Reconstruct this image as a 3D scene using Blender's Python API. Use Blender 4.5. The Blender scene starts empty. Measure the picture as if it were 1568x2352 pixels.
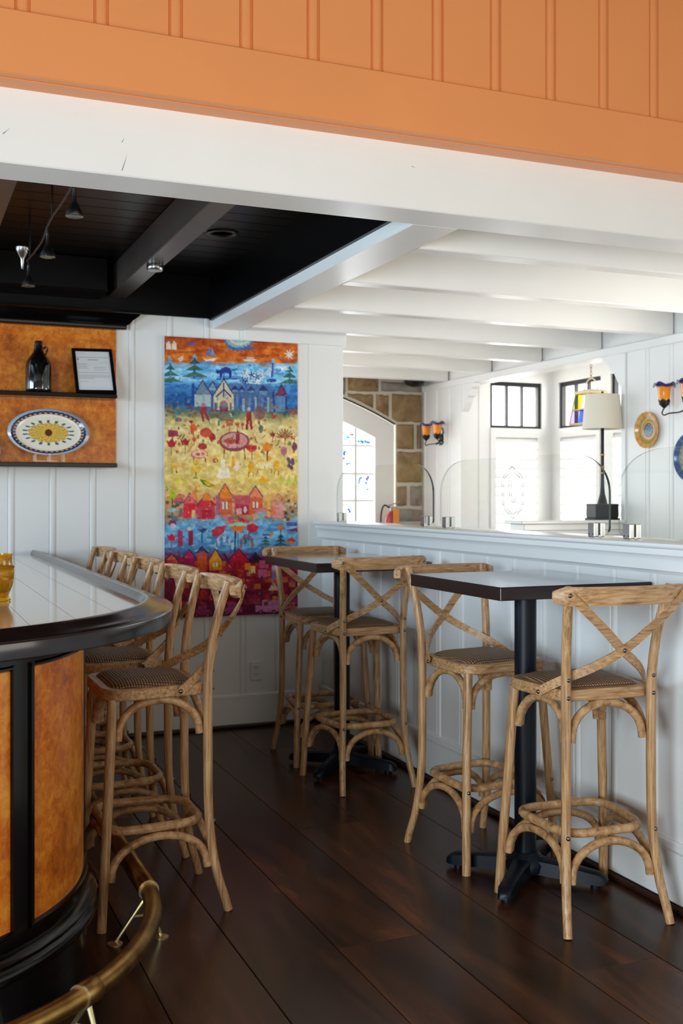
import bpy, bmesh, math, random
import numpy as np
from mathutils import Vector, Matrix

random.seed(7)
rng = np.random.default_rng(11)
SC = bpy.context.scene
COL = SC.collection
PI = math.pi

# ------------------------------------------------------------------ camera
CAM_H = 1.40
cd = bpy.data.cameras.new('camera')
cam = bpy.data.objects.new('camera', cd)
COL.objects.link(cam)
cam.location = (0, 0, CAM_H)
cam.rotation_euler = (PI / 2, 0, math.radians(-22.71))
cd.sensor_fit = 'VERTICAL'
cd.sensor_height = 36
cd.sensor_width = 24
cd.lens = 2454 * 36 / 2352
cd.shift_y = -38.5 / 2352
cd.clip_start = 0.05
cd.dof.use_dof = True
cd.dof.focus_distance = 3.6
cd.dof.aperture_fstop = 5.0
SC.camera = cam

# ------------------------------------------------------------------ world, light, exposure
W = bpy.data.worlds.new('overcast_sky')
SC.world = W
W.use_nodes = True
W.node_tree.nodes['Background'].inputs[0].default_value = (0.93, 0.97, 1.0, 1)
W.node_tree.nodes['Background'].inputs[1].default_value = 2.7

SC.view_settings.view_transform = 'Standard'
SC.view_settings.look = 'None'
SC.view_settings.gamma = 1
SC.view_settings.exposure = 0.17
SC.view_settings.use_curve_mapping = False
SC.cycles.max_bounces = 7
SC.cycles.diffuse_bounces = 4
SC.cycles.glossy_bounces = 4
SC.cycles.transmission_bounces = 6
SC.cycles.transparent_max_bounces = 16
SC.cycles.caustics_reflective = False
SC.cycles.caustics_refractive = False
SC.cycles.use_denoising = True
SC.cycles.use_adaptive_sampling = True
SC.cycles.adaptive_threshold = 0.015
SC.cycles.sample_clamp_indirect = 6.0


def area(name, loc, target, sx, sy, power, color):
    l = bpy.data.lights.new(name, 'AREA')
    l.shape = 'RECTANGLE'
    l.size, l.size_y, l.energy, l.color = sx, sy, power, color
    o = bpy.data.objects.new(name, l)
    COL.objects.link(o)
    o.location = loc
    d = Vector(target) - Vector(loc)
    o.rotation_euler = d.to_track_quat('-Z', 'Y').to_euler()
    o['kind'] = 'helper'
    return o


# lights added on solid walls as assumed daylight, tall front room (behind the camera)
area('daylight_rear_window', (0.9, -4.40, 1.15), (0.9, 0, 1.05), 5.6, 2.1, 70, (1.0, 0.93, 0.82))
area('daylight_front_right_window', (4.42, -0.9, 1.45), (0, -0.9, 1.35), 3.0, 1.9, 110, (1.0, 0.93, 0.83))
area('daylight_side_doors', (-2.58, -0.6, 1.05), (0, -0.6, 0.85), 3.4, 1.9, 355, (0.74, 0.89, 1.0))
area('daylight_bar_window', (-2.58, 4.75, 1.80), (0, 4.75, 1.05), 2.3, 1.2, 160, (0.56, 0.79, 1.0))  # added blue fill that brightens the half wall but not the header
# daylight outside the bay and the arched window
area('daylight_bay_outer', (5.75, 6.9, 1.75), (0, 6.9, 1.55), 2.1, 1.4, 75, (1.0, 0.985, 0.96))
area('daylight_bay_far', (4.98, 8.45, 1.8), (4.98, 0, 1.6), 0.7, 1.2, 22, (1.0, 0.985, 0.96))
area('daylight_arch', (3.2, 9.25, 1.5), (3.2, 0, 1.3), 1.6, 1.3, 20, (1.0, 0.97, 0.93))
area('daylight_dining_window', (4.42, 4.25, 1.5), (0, 4.25, 1.6), 1.4, 1.2, 28, (1.0, 0.96, 0.92))  # added on the solid right wall, for an assumed window out of view


# ------------------------------------------------------------------ materials
def lin(c):
    out = []
    for v in c[:3]:
        v = v / 255.0
        out.append(v / 12.92 if v <= 0.04045 else ((v + 0.055) / 1.055) ** 2.4)
    return tuple(out)


class NT:
    def __init__(self, name):
        self.m = bpy.data.materials.new(name)
        self.m.use_nodes = True
        self.t = self.m.node_tree
        self.n = self.t.nodes
        self.l = self.t.links
        self.b = self.n.get('Principled BSDF')
        self.out = self.n.get('Material Output')

    def node(self, kind, **kw):
        nd = self.n.new(kind)
        for k, v in kw.items():
            setattr(nd, k, v)
        return nd

    def coords(self, scale=(1, 1, 1), kind='Object'):
        tc = self.node('ShaderNodeTexCoord')
        mp = self.node('ShaderNodeMapping')
        mp.inputs['Scale'].default_value = scale
        self.l.new(tc.outputs[kind], mp.inputs['Vector'])
        return mp.outputs['Vector']

    def noise(self, vec, scale, detail=3, rough=0.5, dist=0.0):
        nz = self.node('ShaderNodeTexNoise')
        nz.inputs['Scale'].default_value = scale
        nz.inputs['Detail'].default_value = detail
        nz.inputs['Roughness'].default_value = rough
        nz.inputs['Distortion'].default_value = dist
        self.l.new(vec, nz.inputs['Vector'])
        return nz.outputs['Fac']

    def ramp(self, fac, stops):
        r = self.node('ShaderNodeValToRGB')
        el = r.color_ramp.elements
        while len(el) < len(stops):
            el.new(0.5)
        for e, (p, c) in zip(el, stops):
            e.position = p
            e.color = (c[0], c[1], c[2], 1)
        self.l.new(fac, r.inputs[0])
        return r.outputs[0]

    def bump(self, h, strength, dist=0.01):
        b = self.node('ShaderNodeBump')
        b.inputs['Strength'].default_value = strength
        b.inputs['Distance'].default_value = dist
        self.l.new(h, b.inputs['Height'])
        self.l.new(b.outputs[0], self.b.inputs['Normal'])

    def set(self, **kw):
        for k, v in kw.items():
            self.b.inputs[k.replace('_', ' ')].default_value = v
        return self


def plain(name, rgb, rough=0.5, metal=0.0, coat=0.0, spec=0.5):
    t = NT(name)
    t.b.inputs['Base Color'].default_value = (*lin(rgb), 1)
    t.b.inputs['Roughness'].default_value = rough
    t.b.inputs['Metallic'].default_value = metal
    t.b.inputs['Coat Weight'].default_value = coat
    t.b.inputs['Coat Roughness'].default_value = 0.08
    t.b.inputs['Specular IOR Level'].default_value = spec
    return t.m


def painted(name, rgb, rough=0.38, var=0.03, bump=0.04, wear=None):
    t = NT(name)
    v = t.coords()
    f = t.noise(v, 3.0, 4)
    c = lin(rgb)
    lo = tuple(x * (1 - var) for x in c)
    hi = tuple(min(1, x * (1 + var)) for x in c)
    t.l.new(t.ramp(f, [(0.3, lo), (0.7, hi)]), t.b.inputs['Base Color'])
    t.b.inputs['Roughness'].default_value = rough
    t.bump(t.noise(v, 60.0, 3), bump, 0.004)
    return t.m


def wood(name, stops, scale, rough=0.45, coat=0.0, bump=0.25, nscale=1.0):
    t = NT(name)
    v = t.coords(scale)
    oi = t.node('ShaderNodeObjectInfo')
    add = t.node('ShaderNodeVectorMath', operation='ADD')
    mul = t.node('ShaderNodeVectorMath', operation='SCALE')
    cmb = t.node('ShaderNodeCombineXYZ')
    for i in range(3):
        t.l.new(oi.outputs['Random'], cmb.inputs[i])
    t.l.new(cmb.outputs[0], mul.inputs[0])
    mul.inputs['Scale'].default_value = 37.0
    t.l.new(v, add.inputs[0])
    t.l.new(mul.outputs[0], add.inputs[1])
    f = t.noise(add.outputs[0], nscale, 6, 0.62, 0.4)
    t.l.new(t.ramp(f, stops), t.b.inputs['Base Color'])
    t.b.inputs['Roughness'].default_value = rough
    t.b.inputs['Coat Weight'].default_value = coat
    t.b.inputs['Coat Roughness'].default_value = 0.1
    t.bump(f, bump, 0.002)
    return t.m


def attr_mat(name, rough=0.4, coat=0.0, spec=0.5):
    t = NT(name)
    a = t.node('ShaderNodeVertexColor')
    a.layer_name = 'print'
    t.l.new(a.outputs[0], t.b.inputs['Base Color'])
    t.b.inputs['Roughness'].default_value = rough
    t.b.inputs['Coat Weight'].default_value = coat
    t.b.inputs['Specular IOR Level'].default_value = spec
    return t.m


def glass_mat(name, tint, refl=1.0, rough=0.0, ior=1.45):
    t = NT(name)
    t.n.remove(t.b)
    tr = t.node('ShaderNodeBsdfTransparent')
    tr.inputs[0].default_value = (*tint, 1)
    gl = t.node('ShaderNodeBsdfGlossy')
    gl.inputs['Roughness'].default_value = rough
    lw_ = t.node('ShaderNodeLayerWeight')
    lw_.inputs['Blend'].default_value = 0.5
    pw5 = t.node('ShaderNodeMath', operation='POWER')
    pw5.inputs[1].default_value = 5.0
    mul = t.node('ShaderNodeMath', operation='MULTIPLY_ADD')
    mul.inputs[1].default_value = 0.9 * refl
    mul.inputs[2].default_value = 0.04 * refl
    mx = t.node('ShaderNodeMixShader')
    t.l.new(lw_.outputs['Facing'], pw5.inputs[0])
    t.l.new(pw5.outputs[0], mul.inputs[0])
    t.l.new(mul.outputs[0], mx.inputs[0])
    t.l.new(tr.outputs[0], mx.inputs[1])
    t.l.new(gl.outputs[0], mx.inputs[2])
    t.l.new(mx.outputs[0], t.out.inputs[0])
    return t.m


M = {}
M['white'] = painted('white_paint', (232, 230, 226), 0.36, 0.015)
M['white_beam'] = painted('white_beam_paint', (236, 233, 227), 0.30, 0.02, 0.10)
M['white_cap'] = painted('white_cap_gloss_paint', (234, 232, 228), 0.18, 0.01, 0.02)
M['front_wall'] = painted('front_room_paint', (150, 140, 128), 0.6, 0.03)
M['orange'] = painted('orange_paint', (226, 143, 84), 0.34, 0.03, 0.06)
M['black_paint'] = painted('black_gloss_paint', (4, 4, 5), 0.36, 0.2, 0.05)
M['black_paint'].node_tree.nodes['Principled BSDF'].inputs['Specular IOR Level'].default_value = 0.2
M['black_lacquer'] = plain('black_lacquer', (5, 4, 5), 0.2, 0, 0.1, 0.3)
M['ceil_black'] = painted('black_ceiling_paint', (4, 4, 4), 0.32, 0.3, 0.05)
M['ceil_black'].node_tree.nodes['Principled BSDF'].inputs['Specular IOR Level'].default_value = 0.25
M['beam_black'] = painted('brown_black_beam', (66, 58, 53), 0.30, 0.15, 0.12)
M['shoe'] = painted('dark_brown_shoe', (48, 27, 20), 0.35, 0.3)
M['steel'] = plain('steel', (150, 148, 145), 0.25, 1.0)
M['bolt'] = plain('bolt_steel', (120, 115, 110), 0.3, 1.0)
M['chrome'] = plain('brushed_clamp_steel', (175, 175, 172), 0.32, 1.0)
M['blue_black'] = plain('blue_black_powder_coat', (4, 14, 24), 0.42, 0.0, 0.0, 0.3)
M['iron'] = plain('black_iron', (22, 20, 18), 0.42, 0.3)
M['ivory'] = plain('ivory_plastic', (228, 226, 220), 0.35)
M['dark_slot'] = plain('dark_slot', (30, 30, 30), 0.6)
M['paper_frame'] = plain('black_frame_lacquer', (12, 11, 11), 0.25)
M['acrylic'] = glass_mat('clear_acrylic', (0.93, 0.94, 0.94), 1.3)
M['pane'] = glass_mat('window_glass', (0.97, 0.98, 0.98), 0.8)
M['guard'] = glass_mat('guard_glass', (0.968, 0.98, 0.974), 0.6)
M['guard_edge'] = plain('guard_glass_edge', (34, 54, 50), 0.05, 0, 1.0)  # near end of the glass edge, its dark shading put into the colour
M['guard_edge_pale'] = glass_mat('guard_glass_pale_edge', (0.74, 0.80, 0.78), 1.0)  # rest of the same edge, its light look put into the tint
M['etch'] = plain('etched_glass', (150, 158, 156), 0.6)
M['print'] = attr_mat('flat_print', 0.5, 0.0, 0.25)
M['glaze'] = attr_mat('glazed_ceramic', 0.16, 0.15)
M['chip'] = painted('mortar', (203, 195, 178), 0.9, 0.08, 0.6)

# oak of the stools (grain runs along the piece)
OAK = [(0.26, lin((92, 62, 38))), (0.40, lin((164, 118, 74))), (0.56, lin((196, 152, 104))), (0.80, lin((218, 184, 140)))]
M['oak_v'] = wood('weathered_oak_upright', OAK, (130, 130, 7), 0.42, 0.05, 0.25)
M['oak_h'] = wood('weathered_oak_bent', OAK, (11, 100, 120), 0.42, 0.05, 0.25)
M['oak_r'] = wood('weathered_oak_round', OAK, (34, 34, 34), 0.42, 0.05, 0.08)

# woven rush seat
t = NT('woven_cane')
v = t.coords((1, 1, 1))
w1 = t.node('ShaderNodeTexWave', wave_type='BANDS', bands_direction='X')
w1.inputs['Scale'].default_value = 34
w2 = t.node('ShaderNodeTexWave', wave_type='BANDS', bands_direction='Y')
w2.inputs['Scale'].default_value = 34
for w_ in (w1, w2):
    w_.inputs['Distortion'].default_value = 0.6
    t.l.new(v, w_.inputs['Vector'])
mm = t.node('ShaderNodeMath', operation='MULTIPLY')
t.l.new(w1.outputs['Fac'], mm.inputs[0])
t.l.new(w2.outputs['Fac'], mm.inputs[1])
t.l.new(t.ramp(mm.outputs[0], [(0.02, lin((78, 52, 32))), (0.30, lin((146, 108, 72))), (0.85, lin((204, 166, 118)))]), t.b.inputs['Base Color'])
t.b.inputs['Roughness'].default_value = 0.5
t.bump(mm.outputs[0], 0.9, 0.004)
M['cane'] = t.m

t = NT('dark_walnut_floor')
v = t.coords((5.0, 0.9, 1))
oi = t.node('ShaderNodeObjectInfo')
cmb = t.node('ShaderNodeCombineXYZ')
for i in range(3):
    t.l.new(oi.outputs['Random'], cmb.inputs[i])
mul = t.node('ShaderNodeVectorMath', operation='SCALE')
mul.inputs['Scale'].default_value = 53.0
t.l.new(cmb.outputs[0], mul.inputs[0])
add = t.node('ShaderNodeVectorMath', operation='ADD')
t.l.new(v, add.inputs[0])
t.l.new(mul.outputs[0], add.inputs[1])
f = t.noise(add.outputs[0], 1.1, 5, 0.6, 0.5)
t.l.new(t.ramp(f, [(0.30, lin((28, 15, 10))), (0.46, lin((54, 30, 19))), (0.60, lin((80, 45, 26))), (0.76, lin((124, 68, 32)))]), t.b.inputs['Base Color'])
t.set(Roughness=0.26)
t.b.inputs['Specular IOR Level'].default_value = 0.27
t.bump(t.noise(t.coords((90, 6, 1)), 1.0, 4, 0.6), 0.06, 0.002)
M['plank'] = t.m
M['table_top'] = wood('dark_table_laminate', [(0.3, lin((50, 44, 42))), (0.7, lin((74, 66, 62)))], (3, 40, 1), 0.14, 0.5, 0.0)
M['table_edge'] = plain('dark_table_edge', (34, 20, 18), 0.3)
M['bar_plank'] = wood('bar_top_plank', [(0.3, lin((182, 148, 128))), (0.7, lin((206, 174, 152)))], (30, 3, 1), 0.07, 0.8, 0.02)
M['rim'] = plain('dark_bar_rim_lacquer', (30, 19, 18), 0.17, 0, 0.1, 0.28)

t = NT('burl_veneer')
v = t.coords()
f1 = t.noise(v, 34, 7, 0.7, 0.5)
f2 = t.noise(v, 6, 5, 0.6, 0.4)
mx = t.node('ShaderNodeMath', operation='ADD')
h = t.node('ShaderNodeMath', operation='MULTIPLY')
h.inputs[1].default_value = 0.55
t.l.new(f2, h.inputs[0])
h2 = t.node('ShaderNodeMath', operation='MULTIPLY')
h2.inputs[1].default_value = 0.5
t.l.new(f1, h2.inputs[0])
t.l.new(h.outputs[0], mx.inputs[0])
t.l.new(h2.outputs[0], mx.inputs[1])
t.l.new(t.ramp(mx.outputs[0], [(0.36, lin((146, 66, 8))), (0.5, lin((202, 106, 20))), (0.64, lin((232, 150, 50)))]), t.b.inputs['Base Color'])
t.set(Roughness=0.35)
t.b.inputs['Specular IOR Level'].default_value = 0.3
t.b.inputs['Coat Weight'].default_value = 0.3
t.b.inputs['Coat Roughness'].default_value = 0.12
M['burl'] = t.m

t = NT('brass')
v = t.coords()
t.l.new(t.ramp(t.noise(v, 14, 4), [(0.3, lin((128, 92, 44))), (0.7, lin((186, 146, 82)))]), t.b.inputs['Base Color'])
t.set(Metallic=0.95, Roughness=0.3)
M['brass'] = t.m
M['brass_light'] = plain('pale_brass', (205, 186, 140), 0.3, 0.9)

for nm, ca, cb in (('stone_tan', (118, 92, 58), (170, 142, 104)), ('stone_grey', (122, 116, 108), (168, 160, 148)), ('stone_umber', (112, 92, 78), (152, 128, 106))):
    t = NT(nm)
    v = t.coords()
    f = t.noise(v, 9, 7, 0.7, 0.6)
    t.l.new(t.ramp(f, [(0.3, lin(ca)), (0.72, lin(cb))]), t.b.inputs['Base Color'])
    t.set(Roughness=0.85)
    t.bump(t.noise(v, 30, 6, 0.7), 0.7, 0.01)
    M[nm] = t.m

t = NT('amber_glass')
t.b.inputs['Base Color'].default_value = (*lin((236, 176, 20)), 1)
t.set(Roughness=0.08, IOR=1.4)
t.b.inputs['Transmission Weight'].default_value = 0.75
M['amber'] = t.m
t = NT('amber_shade_glass')
t.b.inputs['Base Color'].default_value = (*lin((238, 140, 12)), 1)
t.set(Roughness=0.12)
t.b.inputs['Subsurface Weight'].default_value = 0.25
t.b.inputs['Subsurface Radius'].default_value = (0.05, 0.02, 0.005)
M['amber_shade'] = t.m
M['cobalt'] = plain('cobalt_glass', (34, 22, 96), 0.1, 0, 0.6)
M['linen'] = painted('linen_shade', (226, 216, 196), 0.9, 0.03, 0.1)
M['bottle'] = plain('dark_bottle_glass', (14, 11, 10), 0.08, 0, 0.8)
M['red_enamel'] = plain('red_enamel', (170, 30, 22), 0.25)
M['orange_tag'] = plain('orange_tag', (236, 140, 30), 0.5)


# ------------------------------------------------------------------ mesh helpers
class MB:
    """collects vertices and faces of one mesh"""

    def __init__(self):
        self.v, self.f, self.mi = [], [], []

    def add(self, vs, fs, mi=0):
        o = len(self.v)
        self.v += [tuple(p) for p in vs]
        self.f += [tuple(i + o for i in f) for f in fs]
        self.mi += [mi] * len(fs)
        return self

    def box(self, x0, x1, y0, y1, z0, z1, mi=0, bev=0.0):
        if bev <= 0:
            vs = [(x, y, z) for z in (z0, z1) for y in (y0, y1) for x in (x0, x1)]
            fs = [(0, 2, 3, 1), (4, 5, 7, 6), (0, 1, 5, 4), (2, 6, 7, 3), (0, 4, 6, 2), (1, 3, 7, 5)]
            return self.add(vs, fs, mi)
        b = min(bev, (x1 - x0) * .45, (y1 - y0) * .45, (z1 - z0) * .45)
        rings = []
        for z, i in ((z0, b), (z0 + b, 0), (z1 - b, 0), (z1, b)):
            rings.append([(x0 + i + b, y0 + i, z), (x1 - i - b, y0 + i, z), (x1 - i, y0 + i + b, z), (x1 - i, y1 - i - b, z),
                          (x1 - i - b, y1 - i, z), (x0 + i + b, y1 - i, z), (x0 + i, y1 - i - b, z), (x0 + i, y0 + i + b, z)])
        return self.loft(rings, mi=mi)

    def loft(self, rings, closed=True, caps=True, mi=0):
        n = len(rings[0])
        vs = [p for r in rings for p in r]
        fs = []
        for k in range(len(rings) - 1):
            for i in range(n if closed else n - 1):
                j = (i + 1) % n
                fs.append((k * n + i, k * n + j, (k + 1) * n + j, (k + 1) * n + i))
        if caps and closed:
            fs.append(tuple(range(n - 1, -1, -1)))
            fs.append(tuple((len(rings) - 1) * n + i for i in range(n)))
        return self.add(vs, fs, mi)

    def tube(self, pts, r, seg=10, closed=False, mi=0, caps=True):
        pts = [Vector(p) for p in pts]
        n = len(pts)
        rs = r if isinstance(r, (list, tuple)) else [r] * n
        T = []
        for i in range(n):
            a = pts[i - 1] if (i > 0 or closed) else pts[i]
            b = pts[(i + 1) % n] if (i < n - 1 or closed) else pts[i]
            T.append((b - a).normalized())
        ref = Vector((0, 0, 1)) if abs(T[0].z) < 0.9 else Vector((1, 0, 0))
        N = (ref - T[0] * ref.dot(T[0])).normalized()
        rings = []
        for i in range(n):
            N = (N - T[i] * N.dot(T[i])).normalized()
            B = T[i].cross(N)
            rings.append([pts[i] + (N * math.cos(2 * PI * k / seg) + B * math.sin(2 * PI * k / seg)) * rs[i] for k in range(seg)])
        if closed:
            vs = [p for rr in rings for p in rr]
            fs = []
            # find the twist that closes the loop best
            best = min(range(seg), key=lambda s: (rings[-1][0] - rings[0][s]).length)
            for k in range(n):
                for i in range(seg):
                    j = (i + 1) % seg
                    if k < n - 1:
                        fs.append((k * seg + i, k * seg + j, (k + 1) * seg + j, (k + 1) * seg + i))
                    else:
                        fs.append((k * seg + i, k * seg + j, (j + best) % seg, (i + best) % seg))
            return self.add(vs, fs, mi)
        return self.loft(rings, caps=caps, mi=mi)

    def lathe(self, prof, seg=24, c=(0, 0, 0), mi=0, axis='z', wob=None):
        rings = []
        for k, (r, z) in enumerate(prof):
            ring = []
            for i in range(seg):
                a = 2 * PI * i / seg
                rr = r if wob is None else wob(r, z, a)
                dz = 0
                if isinstance(rr, tuple):
                    rr, dz = rr
                p = (rr * math.cos(a), rr * math.sin(a), z + dz)
                if axis == 'y':
                    p = (p[0], -p[2], p[1])
                if axis == 'x':
                    p = (-p[2], p[0], p[1])
                ring.append((c[0] + p[0], c[1] + p[1], c[2] + p[2]))
            rings.append(ring)
        return self.loft(rings, mi=mi)

    def prism(self, poly, axis, a0, a1, mi=0):
        """extrude a 2-D outline: axis 'x' -> (y,z), 'y' -> (x,z), 'z' -> (x,y)"""
        def P(p, a):
            return {'x': (a, p[0], p[1]), 'y': (p[0], a, p[1]), 'z': (p[0], p[1], a)}[axis]
        n = len(poly)
        vs = [P(p, a0) for p in poly] + [P(p, a1) for p in poly]
        fs = [tuple(range(n - 1, -1, -1)), tuple(range(n, 2 * n))]
        fs += [(i, (i + 1) % n, n + (i + 1) % n, n + i) for i in range(n)]
        return self.add(vs, fs, mi)

    def mesh(self, name, mats, smooth=None):
        me = bpy.data.meshes.new(name)
        me.from_pydata(self.v, [], self.f)
        for m in (mats if isinstance(mats, (list, tuple)) else [mats]):
            me.materials.append(M[m] if isinstance(m, str) else m)
        if any(self.mi):
            me.polygons.foreach_set('material_index', self.mi)
        bm = bmesh.new()
        bm.from_mesh(me)
        bmesh.ops.recalc_face_normals(bm, faces=bm.faces)
        if smooth is not None:
            for f in bm.faces:
                f.smooth = True
            for e in bm.edges:
                if len(e.link_faces) != 2 or e.calc_face_angle(0) > math.radians(smooth):
                    e.smooth = False
        bm.to_mesh(me)
        bm.free()
        return me


def obj(name, me, parent=None, loc=(0, 0, 0), rot=(0, 0, 0)):
    o = bpy.data.objects.new(name, me)
    COL.objects.link(o)
    o.location = loc
    o.rotation_euler = rot
    if parent is not None:
        o.parent = parent
    return o


def tag(o, label, cat, group=None, kind=None):
    o['label'] = label
    o['category'] = cat
    if group:
        o['group'] = group
    if kind:
        o['kind'] = kind
    return o


def thing(name, label, cat, loc=(0, 0, 0), rotz=0.0, group=None, kind=None):
    return tag(obj(name, None, None, loc, (0, 0, rotz)), label, cat, group, kind)


def struct(name, me, label, cat):
    return tag(obj(name, me), label, cat, None, 'structure')


def clone(root, loc, rotz, label):
    r = root.copy()
    COL.objects.link(r)
    r.location = loc
    r.rotation_euler = (0, 0, rotz)
    r['label'] = label
    for ch in list(root.children):
        c = ch.copy()
        COL.objects.link(c)
        c.parent = r
        for g in list(ch.children):
            d = g.copy()
            COL.objects.link(d)
            d.parent = c
    return r


def boxmesh(name, mat, *b, bev=0.0):
    return MB().box(*b, bev=bev).mesh(name, mat)


def color_grid(name, P, F, C, mat, smooth=False):
    """mesh with a point colour attribute 'print' (linear rgb rows)"""
    me = bpy.data.meshes.new(name)
    me.from_pydata(P, [], F)
    a = me.color_attributes.new('print', 'FLOAT_COLOR', 'POINT')
    buf = np.ones((len(P), 4), dtype=np.float32)
    buf[:, :3] = C
    a.data.foreach_set('color', buf.ravel())
    me.materials.append(M[mat])
    if smooth:
        me.polygons.foreach_set('use_smooth', [True] * len(F))
    return me


# ------------------------------------------------------------------ key dimensions (metres; camera stands at x=0,y=0)
XH = 2.45      # bar-side face of the half wall
YB = 6.20      # face of the back wall
XR = 4.45      # face of the right wall of the dining room
YS = 8.70      # face of the stone wall
ZB = 2.395     # underside of the white beams
PITCH = 0.2286

# ------------------------------------------------------------------ floor: each wide plank is a board of its own
fl = struct('floor', boxmesh('floor_base', 'dark_slot', -2.7, 5.6, -4.5, 9.0, -0.06, -0.012), 'dark walnut plank floor running through the whole room', 'floor')
seam0, fp = 0.971, 0.2915
plank_cache = {}


def plank(x0, y0, y1):
    L = round(y1 - y0, 3)
    if L not in plank_cache:
        plank_cache[L] = MB().box(0.0012, fp - 0.0012, 0, L - 0.0016, -0.012, 0, bev=0.0015).mesh('plank', 'plank')
    obj('plank', plank_cache[L], fl, (x0, y0, 0))


for k in range(-18, 16):
    x0 = seam0 + k * fp
    if x0 < -2.9 or x0 > 5.5:
        continue
    if k < -4 or k > 6:
        plank(x0, -4.5, 9.0)
        continue
    cuts = [-4.5] + {0: [2.37, 5.1], 1: [1.95, 3.05], 2: [2.28, 4.2], 3: [2.62, 5.6], 4: [1.7, 4.9]}.get(k, [round(0.6 + 1.3 * ((k * 7) % 5) / 5, 2), round(4.4 + 0.9 * ((k * 3) % 4) / 4, 2)]) + [9.0]
    for a, b in zip(cuts[:-1], cuts[1:]):
        plank(x0, a, b)

# ------------------------------------------------------------------ vertical beaded boards
board_cache = {}


def board_mesh(h, mat, width=PITCH):
    key = (round(h, 3), mat, round(width, 4))
    if key not in board_cache:
        pr = [(-.0235, 0), (-.0212, -.0045), (-.0188, -.0005), (-.0162, -.0035), (-.0135, 0.001), (-.008, .0035), (0, .0045),
              (.008, .0035), (.0135, .001), (.0162, -.0035), (.0188, -.0005), (.0212, -.0045), (.0235, 0), (width - .0237, 0)]
        pr = [(u, -(d + .012)) for u, d in pr if u <= width - .0237 + 1e-6]
        b = MB()
        poly = pr + [(width - .0237, 0), (-.0235, 0)]
        b.prism(poly, 'z', 0, h)
        board_cache[key] = b.mesh('board', mat)
    return board_cache[key]


def boards(parent, mat, rot, along, fixed, starts, z0, z1):
    """boards on a wall; along = 'x' (face -y) or 'y' (face -x)"""
    for s in starts:
        loc = (s, fixed, z0) if along == 'x' else (fixed, s, z0)
        obj('board', board_mesh(z1 - z0, mat), parent, loc, (0, 0, rot))


# back wall
wb = struct('wall_back', boxmesh('wall_core', 'white', -2.64, 2.60, YB + .012, YB + .16, 0, 2.70), 'white beaded board wall behind the bar with the tall painting', 'wall')
boards(wb, 'white', 0, 'x', YB + .012, [0.600 + PITCH * k * 0.981 + 0 for k in range(-6, 8)], 0.17, 2.455)
wend = obj('end_board', boxmesh('end_board', 'white', 2.372, 2.604, YB - .006, YB + .165, 0.17, 2.46, bev=.003), wb)
struct('trim_1', MB().box(1.95, 2.62, YB - .022, YB + .012, 2.335, 2.46, bev=.003).mesh('frieze', 'white'), 'short white frieze board at the top of the back wall', 'trim')
bb = struct('baseboard_back', MB().box(-2.62, XH, YB - .02, YB + .012, 0.0, 0.175).box(-2.62, XH, YB - .014, YB + .012, .175, .195, bev=.004).mesh('baseboard', 'white'),
            'white baseboard along the foot of the back wall', 'baseboard')
struct('trim_2', MB().box(-2.62, XH - .03, YB - .04, YB - .02, 0.0, 0.022, bev=.006).mesh('shoe', 'shoe'), 'dark brown shoe moulding under the back wall baseboard', 'trim')

# half wall between bar and dining room
hw = struct('wall_partition', boxmesh('partition_core', 'white', XH + .012, XH + .17, 0.6, YB - .001, 0, 1.215), 'white half wall of beaded boards beside the high tables', 'wall')
boards(hw, 'white', -PI / 2, 'y', XH + .012, [3.253 + PITCH * k for k in range(-11, 14) if 3.253 + PITCH * k < YB + .02], 0.17, 1.14)
boards(hw, 'white', PI / 2, 'y', XH + .17, [3.253 + PITCH * k for k in range(-11, 12)], 0.0, 1.18)
struct('baseboard_partition', MB().box(XH - .02, XH + .012, 0.6, YB - .02, 0.0, 0.19).box(XH - .013, XH + .012, 0.6, YB - .02, .19, .225, bev=.006).mesh('baseboard', 'white'),
       'white baseboard along the foot of the half wall', 'baseboard')
struct('trim_3', MB().box(XH - .045, XH - .02, 0.6, YB - .04, 0.0, 0.026, bev=.008).mesh('shoe', 'shoe'), 'dark brown shoe moulding at the foot of the half wall', 'trim')
cap = MB()
cap.prism([(XH - .042, 1.217), (XH - .05, 1.222), (XH - .052, 1.228), (XH - .05, 1.235), (XH - .044, 1.238), (XH + .215, 1.238), (XH + .222, 1.230), (XH + .215, 1.217)], 'y', 0.6, YB - .002)
cap.prism([(XH - .036, 1.217), (XH - .034, 1.196), (XH - .026, 1.190), (XH - .022, 1.180), (XH - .020, 1.176), (XH - .020, 1.142), (XH - .012, 1.136), (XH - .008, 1.128), (XH + .02, 1.128), (XH + .02, 1.217)], 'y', 0.6, YB - .002)
cap.box(XH + .15, XH + .20, 0.6, YB - .002, 1.13, 1.217)
struct('trim_4', cap.mesh('cap', 'white_cap', smooth=40), 'white moulded cap rail on top of the half wall', 'trim')

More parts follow.
